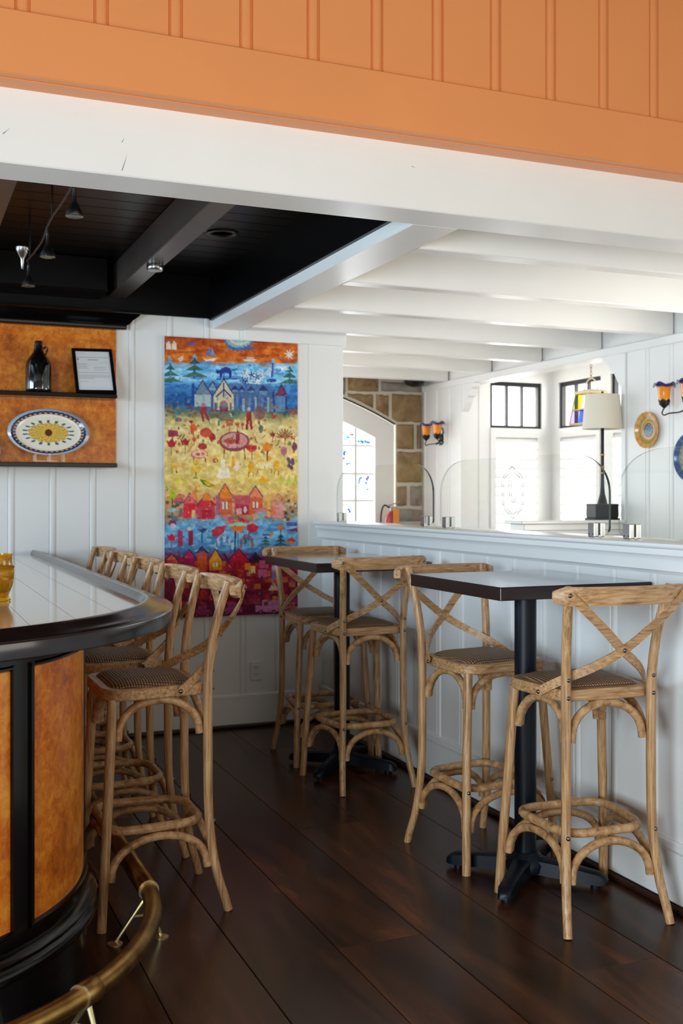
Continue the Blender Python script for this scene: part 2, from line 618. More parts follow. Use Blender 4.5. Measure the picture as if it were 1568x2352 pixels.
# ------------------------------------------------------------------ header beam and orange gable over it
hb = MB()
hb.box(-2.62, 4.46, 3.335, 3.518, ZB, 2.640, bev=.004)
struct('beam_header', hb.mesh('header', 'white_beam'), 'long white timber header beam crossing below the orange wall', 'beam')
crack = MB()
for (x0, z0, x1, z1) in ((.655, 2.412, .672, 2.468), (.655, 2.50, .662, 2.515), (.30, 2.48, .32, 2.50), (1.66, 2.545, 1.675, 2.54)):
    d = Vector((x1 - x0, 0, z1 - z0)).normalized()
    s = Vector((-d.z, 0, d.x)) * .0009
    a, b = Vector((x0, 3.3345, z0)), Vector((x1, 3.3345, z1))
    crack.add([a - s, a + s, b], [(0, 1, 2)])
hdr = [o for o in bpy.data.objects if o.name == 'beam_header'][0]
obj('wood_check', crack.mesh('wood_check', 'dark_slot'), hdr)
og = struct('wall_gable', MB().box(-2.64, 4.47, 3.262, 3.50, 2.62, 4.31).mesh('gable_core', 'orange'), 'orange beaded board wall above the white header beam', 'wall')
boards(og, 'orange', 0, 'x', 3.262, [0.576 + .2285 * k for k in range(-13, 17)], 2.81, 4.3)
struct('trim_5', MB().box(-2.62, 4.46, 3.226, 3.335, 2.623, 2.812, bev=.004).mesh('orange_board', 'orange'), 'wide flat orange board running above the white header beam', 'trim')

# dividing beam, joists, white ceiling of the dining room
struct('beam_divider', MB().box(1.757, 1.948, 3.518, YB, ZB, 2.64, bev=.004).mesh('divider', 'white_beam'), 'white beam dividing the black bar ceiling from the white dining ceiling', 'beam')
jm = MB().box(1.948, XR, 0, .09, ZB, 2.66, bev=.005).mesh('joist', 'white_beam')
jn = ['nearest to the header beam', 'second from the header beam', 'third from the header beam', 'just before the back wall', 'just past the back wall', 'sixth from the header beam', 'against the stone wall']
for k in range(7):
    y = 3.852 + .728 * k
    o = obj('ceiling_joist', jm, None, (0, y, 0))
    tag(o, 'white ceiling joist over the dining room, ' + jn[k], 'joist', 'white ceiling joists', 'structure')
ce = struct('ceiling', boxmesh('dining_ceiling', 'white', 1.94, 5.6, 3.518, 8.95, 2.64, 2.70), 'white ceiling above the dining room joists', 'ceiling')

# black tray ceiling over the bar
cb = struct('ceiling_bar', boxmesh('bar_ceiling_core', 'ceil_black', -2.63, 1.757, 3.40, YB + .16, 2.715, 2.76), 'black plank tray ceiling above the bar', 'ceiling')
pm = MB().box(-2.62, 1.745, .0016, .1354, 2.70, 2.715, bev=.002).mesh('ceiling_plank', 'ceil_black')
for k in range(20):
    obj('plank', pm, cb, (0, 3.50 + .137 * k, 0))
bt = MB().box(1.735, 1.7575, 3.52, YB, 2.452, 2.70).box(1.738, 1.7575, 3.52, YB, 2.446, 2.456)
struct('trim_6', bt.mesh('black_fascia', 'black_paint'), 'black fascia lining the side of the dividing beam', 'trim')
struct('trim_7', MB().box(-2.62, 1.735, YB - .02, YB + .012, 2.454, 2.70).box(-2.62, 1.08, YB - .30, YB - .02, 2.52, 2.70, bev=.004).mesh('black_soffit', 'black_paint'), 'black boxed soffit above the shelves of the back bar', 'trim')
for i, (x, lab) in enumerate(((1.135, 'dark beam with the round puck light under the black ceiling'), (0.31, 'dark beam at the left edge of the black ceiling'), (-0.6, 'dark beam farthest from the white divider under the black ceiling'))):
    o = struct('ceiling_beam', MB().box(x, x + .105, 3.52, YB - .02, 2.54, 2.70, bev=.004).mesh('dark_beam', 'beam_black'), lab, 'beam')
    o['group'] = 'dark beams under the black ceiling'

# ------------------------------------------------------------------ right wall with the bay opening
rw = MB()
rw.box(XR + .012, XR + .16, 7.99, 9.0, 0, 2.70)
rw.box(XR + .012, XR + .16, -4.43, 5.81, 0, 2.70)
rw.box(XR + .012, XR + .16, 5.81, 7.99, 2.34, 2.70)
wr = struct('wall_right', rw.mesh('right_core', 'white'), 'white beaded board wall of the dining room around the window bay', 'wall')
boards(wr, 'white', -PI / 2, 'y', XR + .012, [8.215 + PITCH * k for k in range(0, 3)], 0, ZB)
boards(wr, 'white', -PI / 2, 'y', XR + .012, [5.785 - PITCH * k for k in range(0, 3)], 0, ZB)
struct('trim_8', MB().box(XR - .02, XR + .012, 3.52, 8.70, 2.338, ZB, bev=.006).mesh('crown', 'white'), 'white trim board along the top of the dining room wall', 'trim')
jamb = MB().box(XR - .012, XR + .17, 7.975, 8.03, 0, 2.338, bev=.003).box(XR - .012, XR + .17, 5.77, 5.815, 0, 2.338, bev=.003)
struct('trim_9', jamb.mesh('bay_jamb', 'white'), 'white casing boards on both sides of the window bay', 'trim')
for sgn, y0, lab in ((-1, 7.975, 'white scalloped corner bracket by the stone wall side of the bay'), (1, 5.815, 'white scalloped corner bracket by the lamp side of the bay')):
    pts = [(0, 0), (.20, 0), (.20, -.03), (.15, -.05), (.13, -.10), (.085, -.115), (.06, -.16), (.03, -.20), (0, -.23)]
    poly = [(y0 + sgn * p[0], 2.338 + p[1]) for p in pts]
    o = obj('corner_bracket', MB().prism(poly, 'x', XR - .005, XR + .06).mesh('bracket', 'white'))
    tag(o, lab, 'bracket', 'bay corner brackets')

# bay: floor to ceiling alcove with three windows
XB, YF = 5.34, 7.97
bayw = MB()
bayw.box(XR + .16, XB + .10, YF, YF + .10, 0, 0.92)
bayw.box(XR + .16, XB + .10, YF, YF + .10, 2.38, 2.70)
bayw.box(XR + .16, 4.72, YF, YF + .10, 0.92, 2.38)
bayw.box(5.24, XB + .10, YF, YF + .10, 0.92, 2.38)
bayw.box(XB, XB + .10, 5.6, YF, 0, 0.92)
bayw.box(XB, XB + .10, 5.6, YF, 2.38, 2.70)
for a, b in ((7.865, 7.97), (7.13, 7.26), (6.42, 6.53), (5.6, 5.80)):
    bayw.box(XB, XB + .10, a, b, .92, 2.38)
bayw.box(XR + .16, XB + .10, 5.60, 5.70, 0, 2.70)
struct('wall_bay', bayw.mesh('bay_walls', 'white'), 'white walls of the window bay beyond the dining room', 'wall')
slat_me = {}


def bay_window(n, axis, c0, c1, fixed, label):
    """window unit: dark upper sash with three panes, white louvred shutter below"""
    root = thing('window_%d' % n, label, 'window', kind='structure')
    s = 0.03

    def B(mb, a0, a1, z0, z1, d0, d1):
        if axis == 'x':
            mb.box(a0, a1, fixed + d0, fixed + d1, z0, z1)
        else:
            mb.box(fixed + d0, fixed + d1, a0, a1, z0, z1)
    w = c1 - c0
    m = MB()
    B(m, c0, c1, 2.345, 2.38, 0.02, .06)
    B(m, c0, c1, 1.98, 2.003, 0.02, .06)
    B(m, c0, c0 + s, 2.003, 2.345, 0.02, .06)
    B(m, c1 - s, c1, 2.003, 2.345, 0.02, .06)
    obj('sash_frame', m.mesh('sash', 'iron'), root)
    inner = (w - 2 * s)
    for k in (1, 2):
        m = MB()
        u = c0 + s + inner * k / 3
        B(m, u - .008, u + .008, 2.003, 2.345, .025, .055)
        obj('muntin', m.mesh('muntin', 'iron'), root)
    for k in range(3):
        m = MB()
        B(m, c0 + s + inner * k / 3, c0 + s + inner * (k + 1) / 3, 2.003, 2.345, .038, .042)
        obj('pane', m.mesh('pane', 'pane'), root)
    m = MB()
    B(m, c0, c1, .92, 1.98, .075, .079)
    obj('lower_pane', m.mesh('lower_pane', 'pane'), root)
    sh = MB()
    for k in range(1):
        B(sh, c0, c0 + .05, .92, 1.98, -.012, .03)
        B(sh, c1 - .05, c1, .92, 1.98, -.012, .03)
        B(sh, c0 + .05, c1 - .05, 1.90, 1.98, -.012, .03)
        B(sh, c0 + .05, c1 - .05, .92, .99, -.012, .03)
    so = obj('shutter', sh.mesh('shutter_frame', 'white'), root)
    L = w - .10
    key = (axis, round(L, 3))
    if key not in slat_me:
        pts = [(-.004, -.036), (.004, -.036), (.006, 0), (.004, .036), (-.004, .036), (-.006, 0)]
        ca, sa = math.cos(.62), math.sin(.62)
        pts = [(p[0] * ca + p[1] * sa, -p[0] * sa + p[1] * ca) for p in pts]
        mb = MB()
        if axis == 'x':
            mb.prism([(p[0], p[1]) for p in pts], 'x', 0, L)
        else:
            mb.prism([(p[0], p[1]) for p in pts], 'y', 0, L)
        slat_me[key] = mb.mesh('slat', 'white')
    z = 1.03
    while z < 1.89:
        if axis == 'x':
            obj('slat', slat_me[key], so, (c0 + .05, fixed + .012, z))
        else:
            obj('slat', slat_me[key], so, (fixed + .012, c0 + .05, z))
        z += .078


bay_window(1, 'x', 4.72, 5.24, YF, 'dark framed bay window with louvred shutter on the bay side wall by the stone wall')
bay_window(2, 'y', 7.26, 7.865, XB, 'dark framed bay window with louvred shutter behind the hanging lantern')
bay_window(3, 'y', 6.53, 7.13, XB, 'dark framed bay window with louvred shutter partly behind the lamp shade')
bay_window(4, 'y', 5.80, 6.42, XB, 'dark framed bay window with louvred shutter hidden by the plate wall')

# stone wall with arched window
ACX, ACZ, AR = 2.44, -1.23, 3.70


def arch(x, r=AR):
    return ACZ + math.sqrt(max(0, r * r - (x - ACX) ** 2))


ws = struct('wall_stone', None, 'rough tan and grey stone wall around the arched window', 'wall')
# mortar bed: right jamb and the part over the arch
mb = MB()
mb.box(4.175, XR + .012, YS + .012, YS + .30, 0, 2.70)
xs = [1.0 + (4.175 - 1.0) * k / 24 for k in range(25)]
poly = [(x, arch(x)) for x in xs] + [(4.175, 2.70), (1.0, 2.70)]
mb.prism(poly, 'y', YS + .012, YS + .30)
obj('mortar', mb.mesh('mortar', 'chip'), ws)


def stone(x0, x1, z0, z1, mat):
    n = 6
    r = lambda a: random.uniform(-a, a)
    bot = [(x0 + (x1 - x0) * k / n, max(z0 + r(.006), arch(x0 + (x1 - x0) * k / n) + .03 if x0 < 4.16 else z0)) for k in range(n + 1)]
    top = [(x1 - (x1 - x0) * k / n, z1 + r(.006)) for k in range(n + 1)]
    top = [(a, max(b, arch(a) + .04 if x0 < 4.16 else b)) for a, b in top]
    ring = bot + top
    cx = sum(p[0] for p in ring) / len(ring)
    cz = sum(p[1] for p in ring) / len(ring)

    def inset(d):
        return [(p[0] + max(-d, min(d, cx - p[0])), p[1] + max(-d, min(d, cz - p[1]))) for p in ring]
    rings = [[(p[0], YS + .02, p[1]) for p in ring], [(p[0], YS + .004 + r(.002), p[1]) for p in inset(.006)], [(p[0], YS - .010 + r(.004), p[1]) for p in inset(.022)]]
    b = MB().loft(rings)
    obj('stone', b.mesh('stone', mat, smooth=50), ws)


for s in ((3.60, 3.685, 2.315, 2.445, 'stone_grey'), (3.705, 4.005, 2.322, 2.457, 'stone_tan'), (4.03, 4.437, 2.335, 2.425, 'stone_grey'), (4.03, 4.437, 2.443, 2.52, 'stone_umber'),
          (3.60, 3.99, 2.475, 2.56, 'stone_grey'), (3.20, 3.58, 2.33, 2.455, 'stone_tan'), (2.9, 3.17, 2.40, 2.5, 'stone_grey'),
          (3.705, 3.955, 2.14, 2.303, 'stone_tan'), (3.978, 4.108, 2.08, 2.305, 'stone_tan'), (4.135, 4.437, 2.062, 2.315, 'stone_tan'), (3.45, 3.68, 2.2, 2.30, 'stone_umber'),
          (4.185, 4.36, 1.815, 2.045, 'stone_tan'), (4.385, 4.437, 1.82, 2.04, 'stone_umber'),
          (4.185, 4.437, 1.512, 1.795, 'stone_tan'), (4.185, 4.288, 1.30, 1.485, 'stone_umber'), (4.318, 4.437, 1.30, 1.485, 'stone_grey'),
          (4.185, 4.437, 1.16, 1.277, 'stone_grey'), (4.185, 4.437, .95, 1.135, 'stone_tan'), (4.185, 4.30, .70, .925, 'stone_umber'), (4.325, 4.437, .70, .925, 'stone_tan'), (4.185, 4.437, .42, .675, 'stone_grey'), (4.185, 4.437, .05, .395, 'stone_tan')):
    stone(*s)

aw = thing('window_5', 'arched window with clear and confetti glass panes set in the stone wall', 'window', kind='structure')
ro, ri = AR - .012, AR - .19
xs = [1.2 + (4.163 - 1.2) * k / 30 for k in range(31)]
xi = [1.2 + (3.99 - 1.2) * k / 30 for k in range(31)]
fr = MB()
out = [(x, arch(x, ro)) for x in xs] + [(4.163, 0.3)]
inn = [(x, arch(x, ri)) for x in xi] + [(3.99, 0.3)]
poly = out + inn[::-1]
# casing as quads between outer and inner curve (front face and depth)
vs, fs = [], []
for (a, b) in zip(out, inn):
    vs += [(a[0], YS + .02, a[1]), (b[0], YS + .05, b[1]), (b[0], YS + .16, b[1])]
for k in range(len(out) - 1):
    i = 3 * k
    fs += [(i, i + 3, i + 4, i + 1), (i + 1, i + 4, i + 5, i + 2)]
fr.add(vs, fs)
obj('casing', fr.mesh('arch_casing', 'white', smooth=40), aw)
bead = MB().tube([(x, YS + .005, arch(x, AR - .004)) for x in xs], .008, 6)
obj('arch_bead', bead.mesh('arch_bead', 'iron', smooth=60), aw)
colx = [3.99 - .173 * k for k in range(9)]
rowz = [2.4, 1.845, 1.592, 1.351, 1.105, .86]
for x in colx[1:]:
    obj('mullion', boxmesh('mullion', 'white', x - .011, x + .011, YS + .09, YS + .13, .6, arch(x, ri)), aw)
for z in rowz[1:]:
    obj('muntin', boxmesh('muntin', 'white', colx[-1], 3.99, YS + .095, YS + .125, z - .008, z + .008), aw)
SH = [glass_mat('shard_%d' % i, c, 0.2) for i, c in enumerate(((.20, .13, .66), (.24, .38, .76), (.42, .70, .74), (.90, .58, .12), (.58, .68, .18)))]
shard_me = []
for m_ in SH:
    b = MB()
    b.prism([(-.015, -.006), (.010, -.010), (.016, .004), (-.007, .010)], 'y', 0, .002)
    me = b.mesh('shard', m_)
    shard_me.append(me)
for ci in range(8):
    x1, x0 = colx[ci], colx[ci + 1]
    for ri_ in range(5):
        z1, z0 = rowz[ri_], rowz[ri_ + 1]
        if ri_ == 0:
            poly = [(x0 + .011, z0 + .008), (x1 - .011, z0 + .008), (x1 - .011, arch(x1 - .011, ri)), (x0 + .011, arch(x0 + .011, ri))]
        else:
            poly = [(x0 + .011, z0 + .008), (x1 - .011, z0 + .008), (x1 - .011, z1 - .008), (x0 + .011, z1 - .008)]
        p = obj('pane', MB().prism(poly, 'y', YS + .108, YS + .112).mesh('pane', 'pane'), aw)
        dense = 12 if ri_ == 0 else (9 if (ci + ri_) % 2 == 0 else 0)
        if ci > 3:
            dense = 0
        for q in range(dense):
            o = obj('shard', shard_me[random.choice((0, 0, 1, 1, 2, 2, 3, 4))], p, (random.uniform(x0 + .028, x1 - .028), YS + .1045, random.uniform(z0 + .03, min(z1, arch(x1, ri)) - .03)),
                    (0, random.uniform(0, 6.28), 0))
            k = random.uniform(.8, 1.25)
            o.scale = (k, 1, k)

# rest of the tall front room (behind and beside the camera): solid walls with added window strips, high ceiling
fw = MB()
fw.box(-2.75, 4.6, -4.55, -4.43, 0, 4.3)
for q in (-1.93, -.52, .90, 2.32, 3.73):
    fw.box(q - .03, q + .03, -4.43, -4.37, .1, 2.2)  # strips added over the assumed rear light, no opening behind them
struct('wall_rear', fw.mesh('rear_wall', 'front_wall'), 'wall with a wide window behind the viewpoint', 'wall')
lw = MB()
lw.box(-2.75, -2.63, -4.43, 6.36, 0, 4.3)
for q in (-2.33, -1.18, -.02, 1.13):
    lw.box(-2.63, -2.57, q - .03, q + .03, .1, 2.0)  # strips added over the assumed side light, wall stays solid
struct('wall_left', lw.mesh('left_wall', 'front_wall'), 'wall with glazed doors on the far side of the bar room', 'wall')
struct('ceiling_front', boxmesh('front_ceiling', 'front_wall', -2.75, 4.6, -4.55, 3.5, 4.3, 4.36), 'high white ceiling of the front room', 'ceiling')
struct('wall_front_side', boxmesh('front_side', 'front_wall', 4.462, 4.56, -4.5, 3.33, 2.70, 4.3), 'upper white side wall of the front room', 'wall')

# ------------------------------------------------------------------ bar
BCX, BCY = -.18, 3.36


def bar_pt(s, r):
    """s in degrees round the bar end (0 = guest side run begins, 180 = far side run begins); s<0 metres up the guest side, s>180 metres up the far side"""
    if s < 0:
        return (BCX + r, BCY - s)
    if s > 180:
        return (BCX - r, BCY + (s - 180))
    a = math.radians(s)
    return (BCX + r * math.cos(a), BCY - r * math.sin(a))


def bar_path(s0, s1, n=24):
    out = []
    if s0 < 0:
        out.append(s0)
    a, b = max(0, s0), min(180, s1)
    if b > a:
        out += [a + (b - a) * k / n for k in range(n + 1)]
    elif s0 < 0 and s1 <= 0:
        out.append(s1)
    if s1 > 180:
        out.append(s1)
    return out


def bar_sweep(prof, s0, s1, n=24, mi=0, mb=None):
    mb = mb or MB()
    rings = [[(*bar_pt(s, r), z) for r, z in prof] for s in bar_path(s0, s1, n)]
    return mb.loft(rings, mi=mi)


S0, S1 = -(YB - .022 - BCY), 180.6
bar = thing('bar_cabinet', 'curved black bar front with glossy burl wood panels', 'bar', (0, 0, 0))
obj('body', bar_sweep([(.30, .0), (.700, .0), (.700, 1.03), (.30, 1.03)], S0, S1).mesh('bar_body', 'black_lacquer', smooth=40), bar)
obj('plinth', bar_sweep([(.69, .0), (.722, .0), (.722, .19), (.69, .19)], S0, S1).mesh('plinth', 'black_lacquer', smooth=40), bar)
obj('base_moulding', bar_sweep([(.69, .178), (.735, .180), (.750, .188), (.757, .20), (.757, .212), (.748, .220), (.742, .224), (.744, .234), (.736, .243), (.722, .250), (.69, .255)], S0, S1).mesh('base_moulding', 'black_lacquer', smooth=50), bar)
obj('lower_rail', bar_sweep([(.69, .25), (.719, .25), (.719, .285), (.69, .285)], S0, S1).mesh('lower_rail', 'black_lacquer', smooth=40), bar)
obj('upper_rail', bar_sweep([(.69, .97), (.719, .97), (.719, 1.03), (.69, 1.03)], S0, S1).mesh('upper_rail', 'black_lacquer', smooth=40), bar)
spans = [(1.5, 44.6), (50.8, 92.0 - .0)]
spans[1] = (50.8, 94.0)
spans += [(100.5, 142.0), (148.5, 178.0)]
yk = -.10
while yk > S0 + .5:
    spans.append((yk - .50, yk))
    yk -= .60
stile_edges = []
for (a, b) in spans:
    p = obj('burl_panel', bar_sweep([(.690, .297), (.712, .297), (.712, .957), (.690, .957)], a, b, 14).mesh('burl_panel', 'burl', smooth=40), bar)
    fm = MB()
    da, db = (.9, .9) if a >= 0 else (.014, .014)
    hr = [(.70, 0), (.716, .0), (.724, .005), (.724, .010), (.716, .014), (.70, .014)]
    bar_sweep([(r, .285 + z) for r, z in hr], a - da, b + db, 14, mb=fm)
    bar_sweep([(r, .956 + z) for r, z in hr], a - da, b + db, 14, mb=fm)
    for e0, e1 in ((a - da, a), (b, b + db)):
        bar_sweep([(.70, .285), (.723, .285), (.723, .97), (.70, .97)], e0, e1, 2, mb=fm)
    obj('panel_moulding', fm.mesh('panel_moulding', 'black_lacquer', smooth=35), p)
for (a, b) in ((45.5, 49.9), (94.9, 99.6), (142.9, 147.6), (-.086, .4)):
    obj('stile', bar_sweep([(.69, .285), (.716, .285), (.716, .97), (.69, .97)], a, b, 4).mesh('stile', 'black_lacquer', smooth=40), bar)

ct = thing('bar_countertop', 'glossy plank bar top with a rounded dark lacquered edge', 'counter')
RO, RI = .975, .885
obj('edge_rim', bar_sweep([(.84, 1.0302), (RO - .004, 1.0302), (RO, 1.033), (RO, 1.068), (RO - .001, 1.0705), (RO - .005, 1.0735), (RO - .024, 1.0765), (RO - .046, 1.082), (RO - .062, 1.090), (RO - .074, 1.094), (RO - .082, 1.094),
                           (RI + .006, 1.090), (RI, 1.082), (RI - .004, 1.0705), (RI - .01, 1.066), (.84, 1.062)], S0, S1, 72).mesh('edge_rim', 'rim', smooth=32), ct)
obj('substrate', bar_sweep([(.33, 1.03), (.86, 1.03), (.86, 1.062), (.33, 1.062)], S0, S1, 60).mesh('substrate', 'dark_slot', smooth=40), ct)


def y_low(x, r):
    return BCY - math.sqrt(max(0, r * r - (x - BCX) ** 2))


pw = .128
x = RI + BCX - .004
k = 0
while x > BCX - RI:
    x0 = max(x - pw, BCX - RI + .003)
    n = 8
    xx = [x0 + .0006 + (x - x0 - .0012) * i / n for i in range(n + 1)]
    low = [(a, y_low(a, RI - .002)) for a in xx]
    mid = (x + x0) / 2 - BCX
    cut = 4.35 if k % 3 == 1 else 5.2
    if mid > .36:
        pieces = [low + [(xx[-1], cut), (xx[0], cut)], [(xx[0], cut + .0012), (xx[-1], cut + .0012), (xx[-1], YB - .024), (xx[0], YB - .024)]]
    elif mid > -.36:
        pieces = [low + [(a, y_low(a, .33)) for a in xx][::-1]]
    else:
        pieces = [low + [(xx[-1], BCY + .6), (xx[0], BCY + .6)]]
    for poly in pieces:
        obj('plank', MB().prism(poly, 'z', 1.0615, 1.0705).mesh('bar_plank', 'bar_plank'), ct)
    x -= pw
    k += 1

# brass foot rail
rl = thing('foot_rail', 'polished brass foot rail curving round the foot of the bar', 'rail')
RR, RZ = .915, .165
obj('tube', MB().tube([(*bar_pt(s, RR), RZ) for s in ([S0 + .05, -1.0, -.5, -.2] + [180 * k / 44 for k in range(45)] + [180.3, 180.55])], .027, 16).mesh('tube', 'brass', smooth=60), rl)
for s in (1.0, 47.0, 100.0, 150.0, -1.16, -2.275):
    c = MB()
    ds = 1.9 if s > 0 else .03
    c.tube([(*bar_pt(s + ds * q, RR), RZ) for q in (-1, -.9, .9, 1)], [.029, .0315, .0315, .029], 16)
    cc = obj('collar', c.mesh('collar', 'brass', smooth=50), rl)
    b = MB()
    top = Vector((*bar_pt(s, RR), RZ - .026))
    inn_ = Vector((*bar_pt(s, RR - .10), .004))
    ou_ = Vector((*bar_pt(s, RR + .045), .004))
    b.tube([top, top.lerp(inn_, .35), inn_], [.009, .006, .006], 8)
    b.tube([top, top.lerp(ou_, .5), ou_], [.009, .006, .006], 8)
    b.tube([top.lerp(inn_, .45), top.lerp(ou_, .45)], .004, 6)
    for q in (inn_, ou_):
        b.lathe([(.024, 0), (.024, .003), (.012, .007), (.001, .008)], 12, (q.x, q.y, 0))
    obj('bracket', b.mesh('bracket', 'brass_light', smooth=40), rl)
    rg = MB().tube([(*bar_pt(s + ds * q, RR), RZ) for q in (.92, 1.12)], .0325, 16)
    obj('ring', rg.mesh('ring', 'brass_light', smooth=50), rl)

# ------------------------------------------------------------------ bar stools
def rounded_poly(corners, n=8):
    """corners: (x, y, r) counter-clockwise"""
    out = []
    m = len(corners)
    for i in range(m):
        p0, p1, p2 = (Vector(corners[(i + d) % m][:2]) for d in (-1, 0, 1))
        r = corners[i][2]
        a, b = (p0 - p1).normalized(), (p2 - p1).normalized()
        for k in range(n + 1):
            tt = k / n
            A, B = p1 + a * r, p1 + b * r
            q = A * (1 - tt) ** 2 + p1 * 2 * tt * (1 - tt) + B * tt ** 2
            out.append((q.x, q.y))
    return out


BACK = [(.190, -.215, 0), (.185, -.202, .05), (.176, -.181, .12), (.168, -.165, .21), (.162, -.155, .32), (.160, -.152, .45), (.160, -.152, .72), (.162, -.155, .82), (.167, -.167, .92), (.176, -.189, 1.02), (.184, -.206, 1.075), (.188, -.216, 1.108)]
FRONT = [(.212, .215, 0), (.207, .208, .12), (.198, .196, .30), (.186, .184, .50), (.173, .172, .735)]


def along(path, z):
    for a, b in zip(path[:-1], path[1:]):
        if a[2] <= z <= b[2]:
            q = (z - a[2]) / (b[2] - a[2])
            return Vector([a[i] + (b[i] - a[i]) * q for i in range(3)])


def ribbon(pts, nrm, w, th):
    pts = [Vector(p) for p in pts]
    rings = []
    for i, p in enumerate(pts):
        T = (pts[min(i + 1, len(pts) - 1)] - pts[max(i - 1, 0)]).normalized()
        N = Vector(nrm[i])
        N = (N - T * N.dot(T)).normalized()
        Wd = T.cross(N)
        rings.append([p + Wd * w + N * th, p - Wd * w + N * th, p - Wd * w - N * th, p + Wd * w - N * th])
    return MB().loft(rings)


def smooth_path(pts, n=5):
    P = [Vector(p) for p in pts]
    out = []
    for i in range(len(P) - 1):
        p0, p1, p2, p3 = P[max(i - 1, 0)], P[i], P[i + 1], P[min(i + 2, len(P) - 1)]
        for k in range(n):
            q = k / n
            out.append(.5 * ((2 * p1) + (p2 - p0) * q + (2 * p0 - 5 * p1 + 4 * p2 - p3) * q * q + (3 * p1 - p0 - 3 * p2 + p3) * q ** 3))
    out.append(P[-1])
    return out


def make_stool():
    root = thing('bar_stool', 'x', 'bar stool', group='cross back oak bar stools')
    for s in (-1, 1):
        pts = smooth_path([(s * p[0], p[1], p[2]) for p in BACK], 2)
        n = len(pts)
        obj('rear_leg', MB().tube(pts, [.0165 - .002 * abs(2 * i / n - 1) for i in range(n)], 12).mesh('rear_leg', 'oak_v', smooth=50), root)
        pts = smooth_path([(s * p[0], p[1], p[2]) for p in FRONT], 2)
        obj('front_leg', MB().tube(pts, [.0165] * len(pts), 12).mesh('front_leg', 'oak_v', smooth=50), root)
    outl = rounded_poly([(-.170, -.142, .05), (.170, -.142, .05), (.212, .205, .11), (-.212, .205, .11)])
    c = Vector((0, .03))

    def ring(scale_in, z):
        out = []
        for p in outl:
            d = Vector(p) - c
            q = c + d * (1 - scale_in / d.length)
            out.append((q.x, q.y, z))
        return out
    fr_ = MB().loft([ring(.004, .731), ring(0, .735), ring(0, .762), ring(.005, .768), ring(.034, .768), ring(.038, .764)])
    obj('seat_frame', fr_.mesh('seat_frame', 'oak_h', smooth=35), root)
    cu = MB().loft([ring(.035, .762), ring(.036, .770), ring(.046, .777), ring(.075, .785), ring(.115, .791), ring(.155, .793)])
    obj('woven_seat', cu.mesh('woven_seat', 'cane', smooth=60), root)
    # curved top rail, behind the posts
    path, N = [], 20
    rings = []
    for k in range(N + 1):
        u = -1 + 2 * k / N
        xx = .240 * math.sin(u * 1.25) / math.sin(1.25)
        yy = -.276 + .062 * abs(u) ** 2.2
        hh = .031 * (1 - max(0, abs(u) - .82) / .18 * .45)
        th = .0135
        path.append((xx, yy))
        du = .01
        a = .062 * 2.2 * abs(u) ** 1.2 * (1 if u > 0 else -1)
        b = .240 * 1.25 * math.cos(u * 1.25) / math.sin(1.25)
        tn = Vector((b, a)).normalized()
        nn = Vector((-tn.y, tn.x))
        zc = 1.083
        sec = [(-1, -.6), (-.75, -.95), (.75, -.95), (1, -.6), (1, .6), (.75, .95), (-.75, .95), (-1, .6)]
        rings.append([(xx + nn.x * th * q0, yy + nn.y * th * q0, zc + hh * q1) for q0, q1 in sec])
    obj('top_rail', MB().loft(rings).mesh('top_rail', 'oak_h', smooth=50), root)
    for s in (-1, 1):
        raw = [(-s * .212, -.262, 1.088), (-s * .165, -.270, 1.045), (-s * .08, -.258, .972), (0, -.232 + s * .004, .905), (s * .08, -.192, .850), (s * .143, -.132, .808), (s * .182, -.085, .776), (s * .200, -.045, .750)]
        pts = smooth_path(raw, 3)
        nr = [Vector((p.x * 1.2, p.y - .02, 0.0)) for p in pts]
        obj('cross_strap', ribbon(pts, nr, .0145, .0035).mesh('cross_strap', 'oak_h', smooth=30), root)
    legs_at = lambda z: [Vector((-1 * along(BACK, z)[0], along(BACK, z)[1], 0)), Vector((along(BACK, z)[0], along(BACK, z)[1], 0)), Vector((along(FRONT, z)[0], along(FRONT, z)[1], 0)), Vector((-1 * along(FRONT, z)[0], along(FRONT, z)[1], 0))]
    for nm, za, zt in (('seat_arch', .598, .720), ('foot_arch', .150, .272)):
        L = legs_at(za)
        for i in range(4):
            a, b = L[i], L[(i + 1) % 4]
            d = (b - a).normalized()
            inn2 = Vector((0, .02, 0)) - (a + b) / 2
            inn2 = inn2.normalized() * .010
            a2, b2 = a + d * .026 + inn2, b - d * .026 + inn2
            top_in = inn2 * 1.2
            pts = []
            for k in range(15):
                ph = PI * k / 14
                q = (1 - math.cos(ph)) / 2
                p = a2.lerp(b2, q) + top_in * math.sin(ph)
                p.z = za + (zt - za) * math.sin(ph) ** .85
                pts.append(p)
            obj(nm, MB().tube(pts, .0140, 9).mesh(nm, 'oak_r', smooth=50), root)
    rp = rounded_poly([(-.146, -.138, .085), (.146, -.138, .085), (.176, .178, .095), (-.176, .178, .095)], 6)
    obj('foot_ring', MB().tube([(p[0], p[1], .300) for p in rp], .0153, 10, closed=True).mesh('foot_ring', 'oak_r', smooth=50), root)
    bm_ = MB().lathe([(.0075, 0), (.0072, .002), (.005, .0045), (.0005, .0055)], 8).mesh('bolt', 'bolt', smooth=60)
    bolts = [((-.212, -.266, 1.088), (PI / 2, 0, 0)), ((.212, -.266, 1.088), (PI / 2, 0, 0)), ((0, -.243, .905), (PI / 2, 0, 0))]
    for s in (-1, 1):
        bolts += [((s * .160, -.168, .806), (PI / 2, 0, 0)), ((s * .160, -.168, .748), (PI / 2, 0, 0)), ((s * .164, -.173, .300), (PI / 2, 0, s * .5)),
                  ((s * .199, .211, .300), (-PI / 2, 0, -s * .5)), ((s * .203, -.048, .752), (PI / 2, 0, s * PI / 2)), ((s * .190, -.203, 1.088), (-PI / 2, 0, 0))]
